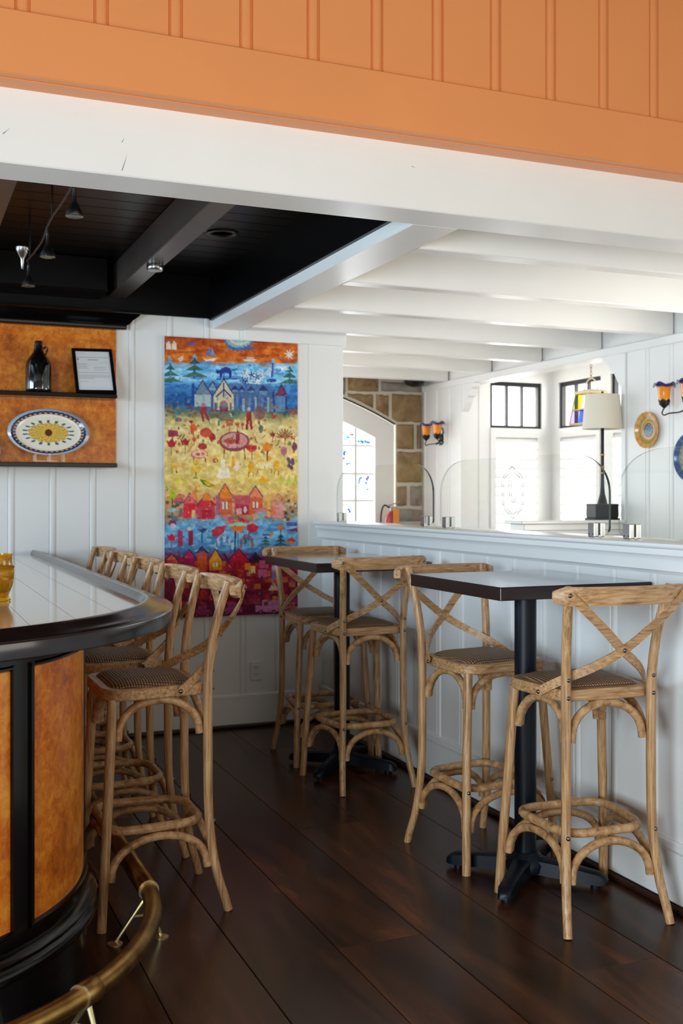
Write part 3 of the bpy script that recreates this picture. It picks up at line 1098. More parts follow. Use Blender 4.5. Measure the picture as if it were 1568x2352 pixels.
    for loc, rot in bolts:
        obj('bolt', bm_, root, loc, rot)
    return root


st = make_stool()
spots = [((2.165, 3.035), -4, 'oak cross back bar stool with its back to the viewer at the nearer square table'),
         ((2.127, 3.690), 187, 'oak cross back bar stool facing the viewer across the nearer square table'),
         ((2.105, 4.800), 2, 'oak cross back bar stool with its back to the viewer at the farther square table'),
         ((2.120, 5.375), 180, 'oak cross back bar stool in front of the painting at the farther square table'),
         ((.826, 3.665), 90, 'oak cross back bar stool along the bar, first at the curved end'),
         ((.826, 4.235), 90, 'oak cross back bar stool along the bar, second from the curved end'),
         ((.826, 4.800), 90, 'oak cross back bar stool along the bar, third from the curved end'),
         ((.826, 5.365), 90, 'oak cross back bar stool along the bar, fourth from the curved end'),
         ((.826, 5.900), 90, 'oak cross back bar stool along the bar, closest to the back wall')]
for i, ((x, y), a, lab) in enumerate(spots):
    if i == 0:
        st.location = (x, y, 0)
        st.rotation_euler = (0, 0, math.radians(a))
        st['label'] = lab
    else:
        clone(st, (x, y, 0), math.radians(a), lab)


# ------------------------------------------------------------------ high tables
def table(cx, cy, wx, wy, zt, rot, label):
    r = thing('high_table', label, 'table', (cx, cy, 0), math.radians(rot), 'square high tables')
    t_ = MB()
    t_.box(-wx / 2, wx / 2, -wy / 2, wy / 2, zt - .045, zt - .0015, mi=1, bev=.002)
    t_.box(-wx / 2 + .002, wx / 2 - .002, -wy / 2 + .002, wy / 2 - .002, zt - .0015, zt, mi=0)
    obj('table_top', t_.mesh('table_top', ['table_top', 'table_edge']), r)
    c = MB().lathe([(.040, .075), (.040, zt - .06)], 28)
    obj('column', c.mesh('column', 'blue_black', smooth=40), r)
    obj('mount_plate', MB().box(-.15, .15, -.15, .15, zt - .06, zt - .045).mesh('mount_plate', 'blue_black'), r)
    obj('base_hub', MB().lathe([(.07, .03), (.075, .06), (.058, .085), (.046, .10)], 24).mesh('base_hub', 'blue_black', smooth=50), r)
    foot = MB()
    L = .30
    sec = lambda w, z0, z1: [(-w, z0), (w, z0), (w * .95, z1 * .9), (w * .55, z1), (-w * .55, z1), (-w * .95, z1 * .9)]
    rings = []
    for u, w, z0, z1 in ((.02, .040, .03, .085), (.10, .031, .022, .078), (.20, .027, .017, .066), (.27, .027, .015, .056), (L - .008, .022, .015, .044), (L, .014, .018, .034)):
        rings.append([(p, u, z) for p, z in sec(w, z0, z1)])
    foot.loft(rings)
    foot.lathe([(.018, 0), (.018, .02)], 10, (0, L - .045, 0))
    fm = foot.mesh('base_foot', 'blue_black', smooth=40)
    for k in range(4):
        obj('base_foot', fm, r, (0, 0, 0), (0, 0, k * PI / 2 + math.radians(43)))


table(2.135, 3.355, .61, .66, 1.098, 0, 'dark square high table on a black column, nearer to the viewer')
table(2.125, 5.070, .58, .75, 1.078, 0, 'dark square high table on a black column, farther and closer to the painting')

# ------------------------------------------------------------------ glass guards with clamps on the half wall
XG = 2.545


def guard(y0, y1, label, a=.28, b=.165, z0=1.244, z1=1.570):
    def outline(ins):
        p = []
        A, B = a, b
        Y0, Y1, Z0, Z1 = y0 + ins, y1 - ins, z0 + ins, z1 - ins
        for k in range(6):
            q = k / 5 * PI / 2
            p.append((Y0 + .035 - .035 * math.sin(q), Z0 + .035 - .035 * math.cos(q)))
        for k in range(17):
            q = k / 16 * PI / 2
            p.append((Y0 + A - A * math.cos(q) ** .85, Z1 - B + B * math.sin(q) ** .95))
        for k in range(17):
            q = (1 - k / 16) * PI / 2
            p.append((Y1 - A + A * math.cos(q) ** .85, Z1 - B + B * math.sin(q) ** .95))
        for k in range(6):
            q = (1 - k / 5) * PI / 2
            p.append((Y1 - .035 + .035 * math.sin(q), Z0 + .035 - .035 * math.cos(q)))
        return p
    o_ = outline(0)
    n = len(o_)
    m_ = MB()
    m_.add([(XG - .005, *p) for p in o_] + [(XG + .005, *p) for p in o_], [tuple(range(n)), tuple(range(2 * n - 1, n - 1, -1))], 0)
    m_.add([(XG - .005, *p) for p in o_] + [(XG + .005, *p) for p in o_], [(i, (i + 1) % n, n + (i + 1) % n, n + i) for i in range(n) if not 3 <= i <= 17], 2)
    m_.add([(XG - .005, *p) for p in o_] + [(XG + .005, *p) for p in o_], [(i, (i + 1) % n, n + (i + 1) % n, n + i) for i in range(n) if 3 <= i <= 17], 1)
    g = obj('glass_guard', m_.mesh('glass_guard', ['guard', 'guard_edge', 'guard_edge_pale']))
    tag(g, label, 'glass screen', 'glass guards on the half wall')
    return g


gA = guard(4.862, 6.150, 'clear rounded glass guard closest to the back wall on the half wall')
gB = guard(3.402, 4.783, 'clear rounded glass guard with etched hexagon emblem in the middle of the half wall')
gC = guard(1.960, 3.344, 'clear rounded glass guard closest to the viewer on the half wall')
# etched emblem: double elongated hexagon and a hooked letter
em = MB()
XE = XG - .0056


def eline(p, q, w=.0015):
    p, q = Vector((0, *p)), Vector((0, *q))
    d = (q - p).normalized()
    s = Vector((0, -d.z, d.y)) * w
    em.add([(XE, *(p + s)[1:]), (XE, *(p - s)[1:]), (XE, *(q - s)[1:]), (XE, *(q + s)[1:])], [(0, 1, 2, 3)])


def emb(u, v):
    """emblem coordinates: pixels of the emblem, centred"""
    return (4.093 - (u - 785) * .000371, 1.413 - (v - 985) * .000198)


hexo = [(765, 400), (985, 625), (1018, 740), (1022, 1255), (995, 1345), (790, 1575), (580, 1350), (548, 1240), (530, 760), (570, 625)]
hexi = [(763, 485), (945, 665), (985, 760), (985, 1290), (790, 1500), (580, 1280), (572, 690)]
jay = [(692, 730), (748, 730), (752, 1075), (775, 1130), (805, 1145), (855, 1100), (853, 1170), (800, 1210), (745, 1175), (712, 1080), (692, 730)]
for ps, closed in ((hexo, True), (hexi, True), (jay, False)):
    q = [emb(*p) for p in ps]
    for i in range(len(q) if closed else len(q) - 1):
        eline(q[i], q[(i + 1) % len(q)])
obj('etched_emblem', em.mesh('etched_emblem', 'etch'), gB)

cl = MB()
cl.box(-.026, -.0055, -.021, .021, 0, .054, bev=.002).box(.0055, .026, -.021, .021, 0, .054, bev=.002)
cl_plate = cl.mesh('clamp_jaws', 'chrome')
cl_base = MB().box(-.0055, .0055, -.021, .021, 0, .006).mesh('clamp_base', 'chrome')
cl_gask = MB().box(-.0054, -.0051, -.017, .017, .008, .05).mesh('gasket', 'dark_slot')
scr = MB().lathe([(.003, 0), (.003, .001)], 8).mesh('screw', 'dark_slot')
for y, lab in ((6.075, 'steel glass clamp on the half wall nearest the back wall'), (4.935, 'steel glass clamp at the near foot of the glass guard by the back wall'), (4.700, 'steel glass clamp at the far foot of the emblem glass guard'),
               (3.487, 'steel glass clamp at the near foot of the emblem glass guard'), (3.268, 'steel glass clamp at the far foot of the glass guard closest to the viewer')):
    r = thing('glass_clamp', lab, 'clamp', (XG, y, 1.238), 0, 'steel glass clamps')
    obj('jaws', cl_plate, r)
    obj('clamp_base', cl_base, r)
    for q in (-.012, .012):
        obj('screw', scr, r, (-.0262, q, .010), (0, -PI / 2, 0))

# ------------------------------------------------------------------ dining room: booth divider, lamp, lantern, sconces, plates, extinguisher
bd = struct('wall_divider', MB().box(3.70, XR, 5.80, 5.92, 0, 1.15).mesh('divider_core', 'white'), 'low white booth divider under the table lamp', 'wall')
dc = MB()
dc.box(3.635, XR - .014, 5.755, 5.965, 1.216, 1.238, bev=.006)
dc.box(3.665, XR - .014, 5.775, 5.945, 1.175, 1.216, bev=.004)
dc.box(3.685, XR - .014, 5.79, 5.93, 1.14, 1.175, bev=.003)
obj('divider_cap', dc.mesh('divider_cap', 'white_cap'), bd)

lp = thing('table_lamp', 'tall table lamp with cream tapered shade and black stem on the booth divider', 'lamp', (4.325, 5.86, 1.238))
obj('base', MB().box(-.10, .10, -.06, .06, 0, .012, bev=.003).box(-.092, .092, -.054, .054, .012, .105, bev=.004).mesh('base', 'iron'), lp)
obj('stem', MB().lathe([(.035, .105), (.03, .125), (.018, .17), (.013, .22), (.011, .30), (.014, .31), (.011, .32), (.011, .42), (.014, .43), (.011, .44), (.011, .62), (.006, .64), (.006, .83), (.010, .835), (.006, .85)], 14).mesh('stem', 'iron', smooth=50), lp)
obj('stem_ring', MB().lathe([(.0145, .425), (.0155, .43), (.0145, .435)], 14).lathe([(.0145, .305), (.0155, .31), (.0145, .315)], 14).lathe([(.0135, .345), (.0145, .35), (.0135, .355)], 14).mesh('stem_ring', 'brass', smooth=50), lp)
shd = MB()
prof = [(.118, .600), (.1005, .828), (.0985, .828), (.116, .600)]
rings = []
for r_, z_ in prof:
    rings.append([(r_ * 1.18 * math.cos(2 * PI * i / 40), r_ * 1.0 * math.sin(2 * PI * i / 40), z_) for i in range(40)])
shd.loft(rings + [rings[0]], caps=False)
obj('shade', shd.mesh('shade', 'linen', smooth=40), lp)

# hanging lantern in the bay
ln = thing('hanging_lantern', 'stained glass lantern hanging in the window bay', 'lantern', (5.0, 6.92, 1.955))
gold = plain('cream_gilt', (206, 186, 140), 0.45, 0.2)
M['gilt'] = gold
tp, bo, hL = .085, .118, .235
fr_ = MB()
for sx in (-1, 1):
    for sy in (-1, 1):
        fr_.tube([(sx * bo, sy * bo, 0), (sx * tp, sy * tp, hL)], .006, 6)
for zz, ss in ((0, bo), (.11, (bo + tp) / 2), (hL, tp)):
    fr_.tube([(-ss, -ss, zz), (ss, -ss, zz), (ss, ss, zz), (-ss, ss, zz)], .005, 6, closed=True)
obj('frame', fr_.mesh('frame', 'gilt', smooth=50), ln)
cols = [(.10, .14, .75), (.85, .25, .12), (.9, .7, .15), (.35, .6, .8), (.8, .4, .55), (.9, .9, .8)]
LG = [glass_mat('lantern_glass_%d' % i, c, .4) for i, c in enumerate(cols)]
for a in range(4):
    ca, sa = math.cos(a * PI / 2), math.sin(a * PI / 2)
    for (u0, u1, w0, w1, gi) in ((-1, 0, 0, .5, 0), (0, 1, 0, .5, 4), (-1, -.2, .5, 1, 5), (-.2, .5, .5, 1, 2), (.5, 1, .5, 1, 3)):
        def LP(u, w):
            s_ = bo + (tp - bo) * w
            x_, y_ = -s_, u * s_
            return (x_ * ca - y_ * sa, x_ * sa + y_ * ca, hL * w)
        q = [LP(u0, w0), LP(u1, w0), LP(u1, w1), LP(u0, w1)]
        obj('pane', MB().add(q, [(0, 1, 2, 3)]).mesh('pane', LG[(gi + a) % 6]), ln)
obj('roof', MB().loft([[(sx * s_, sy * s_, z_) for sx, sy in ((-1, -1), (1, -1), (1, 1), (-1, 1))] for s_, z_ in ((.092, hL), (.096, hL + .014), (.05, hL + .03), (.012, hL + .036))]).mesh('roof', 'gilt'), ln)
obj('handle', MB().tube([(0, .085 * math.cos(PI * k / 12), hL + .02 + .10 * math.sin(PI * k / 12)) for k in range(13)], .005, 6).mesh('handle', 'gilt', smooth=50), ln)
chain = MB()
for k in range(12):
    zc = hL + .125 + k * .031
    if zc > .685:
        break
    pts = [(.008 * math.cos(2 * PI * i / 8), 0, zc + .019 * math.sin(2 * PI * i / 8)) if k % 2 else (0, .008 * math.cos(2 * PI * i / 8), zc + .019 * math.sin(2 * PI * i / 8)) for i in range(8)]
    chain.tube(pts, .0022, 5, closed=True)
obj('chain', chain.mesh('chain', 'brass', smooth=50), ln)
ceil_bay = struct('ceiling_bay', boxmesh('bay_ceiling', 'white', XR + .16, XB + .1, 5.6, 8.07, 2.63, 2.66), 'white ceiling of the window bay', 'ceiling')


def sconce(y, z, label, back=.0):
    r = thing('wall_sconce', label, 'wall lamp', (XR, y, z), 0, 'amber glass twin wall sconces')
    bp = MB()
    bp.lathe([(.035, 0), (.034, .006), (.022, .014), (.006, .018)], 16, (0, 0, 0), axis='x')
    for k in range(2):
        s_ = 1 if k else -1
        bp.tube([(-.008, .02 * s_, .02 + .0), (-.010, .045 * s_, .05), (-.010, .03 * s_, .085), (-.010, .008 * s_, .075), (-.010, 0, .11), (-.010, .010, .135), (-.010, 0, .145), (-.010, -.008, .135)], .005, 6)
        bp.tube([(-.008, .02 * s_, -.01), (-.010, .04 * s_, -.04), (-.010, .015 * s_, -.06), (-.010, 0, -.045)], .005, 6)
    obj('back_plate', bp.mesh('back_plate', 'iron', smooth=50), r)
    for s_ in (-1, 1):
        e = (-.10, .105 * s_, -.01)
        arm = smooth_path([(-.012, 0, -.03), (-.05, .03 * s_, -.05), (-.09, .07 * s_, -.055), (-.105, .10 * s_, -.065), (-.10, .125 * s_, -.05), (-.095, .12 * s_, -.03), (-.10, .105 * s_, -.02), e], 4)
        obj('arm', MB().tube(arm, .0042, 7).mesh('arm', 'iron', smooth=50), r)
        obj('leaf_cup', MB().lathe([(.006, -.012), (.014, -.004), (.030, .010), (.036, .03), (.030, .034), (.02, .02)], 20, e, wob=lambda R, z, a: (R, .012 * (.5 + .5 * math.cos(5 * a)) if z > .02 else 0)).mesh('leaf_cup', 'iron', smooth=40), r)
        sh_ = obj('shade', MB().lathe([(.024, .014), (.031, .03), (.036, .07), (.041, .11), (.045, .128), (.043, .128), (.039, .11), (.034, .07), (.029, .03)], 24, e).mesh('shade', 'amber_shade', smooth=50), r)
        obj('ruffled_rim', MB().lathe([(.044, .122), (.050, .137), (.062, .139), (.068, .128), (.066, .124), (.060, .133), (.051, .131), (.046, .118)], 40, e,
                                      wob=lambda R, z, a: (R, .013 * math.sin(4 * a) * (R - .043) / .025)).mesh('ruffled_rim', 'cobalt', smooth=50), sh_)


sconce(8.345, 1.905, 'twin amber glass wall sconce beside the stone wall')
sconce(5.17, 1.955, 'twin amber glass wall sconce above the painted wall plates')


def disc_plate(name, r, depth, colf, seg=64, nr=26, rimw=.3):
    """shallow round plate facing -x in local space with printed pattern; returns mesh"""
    P, C, F = [], [], []
    for i in range(nr + 1):
        q = i / nr
        d = 0 if q < .55 else ((q - .55) / .45) ** 1.5 * depth
        for k in range(seg):
            a = 2 * PI * k / seg
            P.append((-d - .004, q * r * math.cos(a), q * r * math.sin(a)))
            C.append(lin(colf(q, a)))
    for i in range(nr):
        for k in range(seg):
            j = (k + 1) % seg
            F.append((i * seg + k, (i + 1) * seg + k, (i + 1) * seg + j, i * seg + j))
    n0 = len(P)
    for k in range(seg):
        a = 2 * PI * k / seg
        P.append((-depth, r * 1.004 * math.cos(a), r * 1.004 * math.sin(a)))
        C.append(lin(colf(1, a)))
    for k in range(seg):
        a = 2 * PI * k / seg
        P.append((0, r * .55 * math.cos(a), r * .55 * math.sin(a)))
        C.append(lin((220, 214, 200)))
    for k in range(seg):
        j = (k + 1) % seg
        F.append((nr * seg + k, n0 + k, n0 + j, nr * seg + j))
        F.append((n0 + k, n0 + seg + k, n0 + seg + j, n0 + j))
    return color_grid(name, P, F, C, 'glaze', True)


def pl1(q, a):
    if q < .33:
        h_ = math.sin(a * 5 + q * 20) * math.cos(a * 3 - q * 14)
        return (60, 104, 140) if h_ < .25 else (126, 150, 120)
    if q < .41:
        return (128, 58, 58)
    if q < .47:
        return (196, 150, 92)
    if q < .74:
        return (150, 122, 58) if (int(a * 16) + int(q * 40)) % 2 else (168, 138, 74)
    if q < .80:
        return (186, 138, 66)
    return (206, 158, 72) if math.sin(a * 14) > -.4 else (200, 132, 70)


def pl2(q, a):
    if q < .22:
        return (232, 204, 92)
    if q < .34:
        return (120, 160, 130)
    if q < .74:
        return (120, 122, 112) if math.sin(a * 18) * math.sin(q * 34) > 0 else (150, 150, 124)
    return (52, 78, 124) if math.sin(a * 12) > -.8 else (84, 108, 140)


o = obj('wall_plate', disc_plate('plate', .116, .022, pl1), None, (XR - .003, 5.538, 1.816))
tag(o, 'round ochre wall plate with blue centre beside the sconce', 'plate', 'painted wall plates')
o = obj('wall_plate', disc_plate('plate', .150, .022, pl2), None, (XR - .003, 5.13, 1.63))
tag(o, 'round blue rimmed wall plate with yellow centre below the sconce', 'plate', 'painted wall plates')

# fire extinguisher on the arched window casing
fx = thing('fire_extinguisher', 'small red fire extinguisher with orange tag beside the arched window', 'fire extinguisher', (4.08, 8.60, .86))
obj('cylinder', MB().lathe([(.055, 0), (.06, .01), (.06, .31), (.05, .36), (.025, .385), (.02, .40)], 24).mesh('cylinder', 'red_enamel', smooth=40), fx)
obj('wall_bracket', MB().box(-.03, .03, .05, .135, .20, .24).box(-.062, .062, .05, .062, .20, .24).mesh('wall_bracket', 'iron'), fx)
obj('valve', MB().lathe([(.018, .395), (.018, .43)], 12).box(-.02, .05, -.008, .008, .43, .442).mesh('valve', 'steel'), fx)
obj('lever', MB().tube([(-.03, 0, .445), (.05, 0, .47), (.085, 0, .49)], .006, 6).tube([(.02, 0, .43), (.09, 0, .41)], .006, 6).mesh('lever', 'steel', smooth=50), fx)
obj('hose', MB().tube(smooth_path([(-.02, 0, .43), (-.07, 0, .45), (-.10, 0, .38), (-.10, 0, .25), (-.085, 0, .10)], 5), .008, 8).mesh('hose', 'iron', smooth=50), fx)
obj('tag', MB().box(-.012, .045, -.067, -.063, .27, .42, bev=.001).mesh('tag', 'orange_tag'), fx)
o = obj('ceiling_speaker', MB().lathe([(.095, 0), (.09, -.02), (.075, -.04), (.04, -.055), (.001, -.06)], 24).mesh('speaker', 'iron', smooth=50), None, (4.30, 8.58, ZB + .035))
sp_stem = MB().lathe([(.05, 0), (.05, 0.21)], 16).mesh('mount', 'iron', smooth=40)
obj('mount', sp_stem, o)
tag(o, 'black dome speaker high in the corner over the stone wall', 'speaker')

# ------------------------------------------------------------------ back bar: burl panel, shelves, crown, bottle, frame, platter
o = obj('back_panel', MB().box(-1.6, 1.178, YB - .022, YB - .006, 1.5805, 2.3515, bev=.002).mesh('back_panel', 'burl'))
tag(o, 'amber burl wood panel behind the back bar shelves', 'panel')
cr = MB()
prof = [(YB - .006, 2.352), (YB - .050, 2.352), (YB - .054, 2.362), (YB - .054, 2.376), (YB - .066, 2.384), (YB - .080, 2.404), (YB - .104, 2.424), (YB - .112, 2.436), (YB - .122, 2.440), (YB - .122, 2.4535), (YB - .006, 2.4535)]
rings = [[(-1.6, y_, z_) for y_, z_ in prof], [(1.178 + (YB - .006 - y_) * 1.18 , y_, z_) for y_, z_ in prof]]
cr.loft(rings)
o = obj('crown_moulding', cr.mesh('crown_moulding', 'black_lacquer', smooth=30))
tag(o, 'black stepped crown moulding above the back bar shelves', 'moulding')
for z, lab in ((1.968, 'black lacquered shelf holding the dark bottle'), (1.580, 'black lacquered shelf holding the oval platter')):
    o = obj('wall_shelf', MB().box(-1.6, 1.158, YB - .17, YB - .022, z - .024, z, bev=.003).mesh('wall_shelf', 'black_lacquer'))
    tag(o, lab, 'shelf', 'back bar shelves')

gr = thing('growler_bottle', 'dark glass growler bottle with small ear handle on the upper shelf', 'bottle', (.737, YB - .095, 1.968))
obj('body', MB().lathe([(.064, 0), (.070, .006), (.071, .02), (.071, .145), (.066, .168), (.049, .197), (.030, .222), (.023, .245), (.022, .265)], 32).mesh('body', 'bottle', smooth=50), gr)
obj('cap', MB().lathe([(.020, .262), (.020, .283), (.018, .286)], 20).mesh('cap', 'iron', smooth=40), gr)
obj('handle', MB().tube(smooth_path([(.022, 0, .245), (.040, 0, .252), (.047, 0, .235), (.043, 0, .215), (.034, 0, .213)], 4), .006, 8).mesh('handle', 'bottle', smooth=50), gr)

fr_root = thing('document_frame', 'black picture frame with a printed page leaning on the upper shelf', 'picture frame', (1.045, YB - .152, 1.968), 0)
fw_, fh_ = .226, .290
tilt = -.44
fm = MB()
for (a0, a1, b0, b1) in ((-fw_ / 2, fw_ / 2, 0, .018), (-fw_ / 2, fw_ / 2, fh_ - .018, fh_), (-fw_ / 2, -fw_ / 2 + .018, .018, fh_ - .018), (fw_ / 2 - .018, fw_ / 2, .018, fh_ - .018)):
    fm.box(a0, a1, -.008, .008, b0, b1)
f_o = obj('frame', fm.mesh('frame', 'paper_frame'), fr_root, (0, 0, 0.002), (tilt, math.radians(-1.5), 0))
obj('backing', MB().box(-fw_ / 2 + .01, fw_ / 2 - .01, .002, .007, .01, fh_ - .01).mesh('backing', 'paper_frame'), f_o)
# printed page: grey rows of unreadable small print
nx, nz = 60, 90
P, F, C = [], [], []
pw_, ph_ = fw_ - .034, fh_ - .034
page = np.full((nz + 1, nx + 1, 3), 222.0)


def prow(v0, v1, u0, u1, g):
    page[int(v0 * nz):max(int(v0 * nz) + 1, int(v1 * nz)), int(u0 * nx):int(u1 * nx)] = g


prow(.05, .06, .06, .3, 196)
prow(.165, .175, .02, .98, 150)
prow(.19, .235, .05, .10, 120)
prow(.215, .235, .35, .66, 168)
prow(.29, .31, .72, .95, 196)
for k in range(4):
    prow(.33 + .04 * k, .345 + .04 * k, .05, .32 + .05 * (k % 2), 190)
    prow(.40 + .03 * k, .41 + .03 * k, .52, .9 - .06 * (k % 2), 188)
prow(.545, .555, .04, .96, 160)
for k in range(4):
    prow(.60 + .033 * k, .615 + .033 * k, .05, .95 if k < 3 else .5, 194)
prow(.78, .79, .05, .3, 190)
prow(.94, .95, .05, .95, 188)
for j in range(nz + 1):
    for i in range(nx + 1):
        P.append((-pw_ / 2 + pw_ * i / nx, -.0035, ph_ + .017 - ph_ * j / nz))
        C.append(lin(page[j, i]))
for j in range(nz):
    for i in range(nx):
        a = j * (nx + 1) + i
        F.append((a, a + nx + 1, a + nx + 2, a + 1))
obj('printed_page', color_grid('printed_page', P, F, C, 'print'), f_o)
obj('easel_leg', MB().box(-.02, .02, .012, .016, 0, .18).mesh('easel_leg', 'paper_frame'), fr_root, (0, .10, 0.001), (-.05, 0, 0))

# oval platter
pa, pb = .222, .132


def platter_col(q, a):
    x_, z_ = q * math.cos(a), q * math.sin(a)
    X, Z = x_ * pa, z_ * pb
    if q > .965:
        return (196, 202, 214)
    if q > .79:
        n = 40
        ph = (a / (2 * PI) * n) % 1.0
        m = (q - .79) / .175
        if m < .10:
            return (150, 110, 96)
        if m < .40 and abs(ph - .5) < .22 - .3 * abs(m - .22):
            return (214, 156, 84)
        if m < .62:
            return (18, 32, 84) if abs(ph - .5) < .36 else (34, 78, 138)
        if m < .78:
            return (54, 110, 160) if abs(ph - .5) > .3 else (22, 42, 98)
        return (28, 44, 96)
    # centre: brown eye, yellow petals, sprigs
    rr = math.hypot(X, Z)
    if rr < .019:
        return (104, 54, 34) if rr < .013 else (84, 42, 30)
    e = math.hypot(X / .122, Z / .062)
    ang = math.atan2(Z / .062, X / .122)
    edge = .84 + .10 * abs(math.sin(ang * 7))
    if e < edge:
        k_ = math.sin(ang * 18 + 4 * math.sin(rr * 160)) + math.sin(rr * 330)
        if abs(X) < .045 and abs(Z) < .045 and k_ < -.1:
            return (222, 172, 44)
        return (206, 158, 62) if k_ < -.3 else ((232, 202, 116) if k_ < .8 else (190, 134, 44))
    if .92 < e < 1.16:
        n = 18
        ph = (ang / (2 * PI) * n) % 1.0
        if abs(ph - .5) < .18 and abs(e - 1.04) < .10 or abs(ph - .5) < .07:
            return (66, 104, 138)
    return (236, 226, 204)


nr, seg = 70, 240
P, F, C = [], [], []
for i in range(nr + 1):
    q = i / nr
    d = 0 if q < .70 else ((q - .70) / .30) ** 1.4 * .022
    for k in range(seg):
        a = 2 * PI * k / seg
        P.append((q * pa * math.cos(a), -d - .004, q * pb * math.sin(a)))
        C.append(lin(platter_col(q, a)))
for i in range(nr):
    for k in range(seg):
        j = (k + 1) % seg
        F.append((i * seg + k, i * seg + j, (i + 1) * seg + j, (i + 1) * seg + k))
n0 = len(P)
for k in range(seg):
    a = 2 * PI * k / seg
    P.append((.7 * pa * math.cos(a), .003, .7 * pb * math.sin(a)))
    C.append(lin((220, 212, 196)))
for k in range(seg):
    j = (k + 1) % seg
    F.append((nr * seg + k, nr * seg + j, n0 + j, n0 + k))
o = obj('oval_platter', color_grid('oval_platter', P, F, C, 'glaze', True), None, (.792, YB - .085, 1.747), (-.16, 0, 0))
tag(o, 'oval ceramic platter with blue border and yellow flower centre on the lower shelf', 'platter')
ez = thing('plate_stand', 'clear plastic stand under the oval platter', 'stand', (.792, YB - .095, 1.58))
for s_ in (-1, 0, 1):
    m_ = MB()
    m_.box(s_ * .075 - .006, s_ * .075 + .006, -.045, .05, 0, .006)
    m_.box(s_ * .075 - .006, s_ * .075 + .006, -.045, -.039, .006, .05)
    m_.box(s_ * .075 - .006, s_ * .075 + .006, .035, .045, .006, .12)
    obj('prong', m_.mesh('prong', 'acrylic'), ez)
obj('crossbar', MB().box(-.085, .085, -.012, 0, .006, .014).mesh('crossbar', 'acrylic'), ez)

va = thing('painted_vase', 'blue and white painted vase at the left end of the lower shelf', 'vase', (.478, YB - .10, 1.58))
P, F, C = [], [], []
vp = [(.03, 0), (.04, .004), (.052, .03), (.058, .06), (.054, .09), (.040, .115), (.030, .13), (.034, .145), (.030, .145)]
for i, (r_, z_) in enumerate(vp):
    for k in range(40):
        a = 2 * PI * k / 40
        P.append((r_ * math.cos(a), r_ * math.sin(a), z_))
        C.append(lin((236, 232, 226) if i < 2 else ((46, 36, 120) if i in (3, 4) and math.sin(5 * a) > -.5 else ((170, 60, 70) if i == 5 else (226, 224, 224)))))
for i in range(len(vp) - 1):
    for k in range(40):
        j = (k + 1) % 40
        F.append((i * 40 + k, i * 40 + j, (i + 1) * 40 + j, (i + 1) * 40 + k))
obj('vase_body', color_grid('vase_body', P, F, C, 'glaze', True), va)

# amber pressed glass on the bar
ag = thing('amber_glass', 'amber pressed glass goblet standing on the bar top', 'glass', (.300, 3.487, 1.0712))
seg = 48
prof = [(.036, 0), (.037, .004), (.033, .010), (.030, .016), (.034, .026), (.042, .045), (.046, .065), (.047, .085), (.046, .098), (.047, .102), (.048, .108), (.042, .112), (.0405, .125), (.0405, .140), (.042, .146), (.0385, .146),
        (.037, .125), (.038, .112), (.042, .095), (.041, .065), (.034, .038), (.02, .028), (.001, .026)]
obj('goblet', MB().lathe(prof, seg, wob=lambda R, z, a: R * (1 + (.022 * math.sin(12 * a) if .03 < z < .1 and R > .04 else (.012 * math.sin(24 * a) if .11 < z < .145 and R > .0402 else 0)))).mesh('goblet', 'amber', smooth=40), ag)

# outlet on the back wall
ou = thing('wall_outlet', 'white double socket outlet low on the back wall below the painting', 'outlet', (2.028, YB - .004, .333))
obj('plate', MB().box(-.035, .035, -.006, .004, -.057, .057, bev=.003).mesh('plate', 'ivory'), ou)
for z in (-.02, .02):
    rc = obj('receptacle', MB().box(-.017, .017, -.009, -.006, z - .014, z + .014, bev=.002).mesh('receptacle', 'ivory'), ou)
    sl = MB()
    for q in (-.007, .007):
        sl.box(q - .0015, q + .0015, -.0095, -.0088, z - .002, z + .007)
    sl.box(-.002, .002, -.0095, -.0088, z - .009, z - .005)
    obj('slot', sl.mesh('slot', 'dark_slot'), rc)

# ------------------------------------------------------------------ black ceiling fittings
o = obj('recessed_light', MB().lathe([(.078, 2.700), (.078, 2.694), (.070, 2.690), (.056, 2.692), (.052, 2.698), (.050, 2.7005)], 32).mesh('trim_ring', 'beam_black', smooth=50), None, (1.50, 5.11, 0))
tag(o, 'round recessed downlight in the black ceiling', 'downlight')
obj('lamp_well', MB().lathe([(.051, 2.6985), (.001, 2.6985)], 24).mesh('lamp_well', 'dark_slot'), o)
o = obj('puck_light', MB().lathe([(.040, 2.5405), (.042, 2.53), (.042, 2.518), (.036, 2.508), (.001, 2.506)], 28).mesh('puck', 'steel', smooth=50), None, (1.188, 5.22, 0))
tag(o, 'small round chrome puck light under the dark beam', 'ceiling light')
tk = thing('cable_track', 'bent black cable track carrying small spotlights under the black ceiling', 'track')
obj('rail', MB().tube(smooth_path([(.575, 3.54, 2.505), (.582, 4.0, 2.50), (.575, 4.4, 2.50), (.590, 4.8, 2.50), (.575, 5.2, 2.50)], 4), .0045, 6).mesh('rail', 'iron', smooth=50), tk)
for y_ in (3.7, 4.35, 5.1):
    obj('standoff', MB().tube([(.578, y_, 2.50), (.578, y_, 2.70)], .004, 6).mesh('standoff', 'iron'), tk)
head = MB().lathe([(.006, .085), (.008, .04), (.014, .03), (.022, .014), (.030, 0), (.031, -.012), (.026, -.014), (.001, -.006)], 18).mesh('head', 'steel', smooth=50)
stem_me = MB().tube([(0, 0, .08), (0, 0, .115)], .003, 6).mesh('spot_stem', 'iron')
for k, (x_, y_, lab) in enumerate(((.592, 3.80, 'small bell shaped track spotlight nearest the white header'), (.590, 4.49, 'small bell shaped track spotlight in the middle of the track'), (.588, 5.15, 'small bell shaped track spotlight at the far end of the track'))):
    r = thing('track_spotlight', lab, 'spotlight', (x_ - .012, y_, 2.385), 0, 'small track spotlights')
    obj('head', head, r)
    obj('stem', stem_me, r)
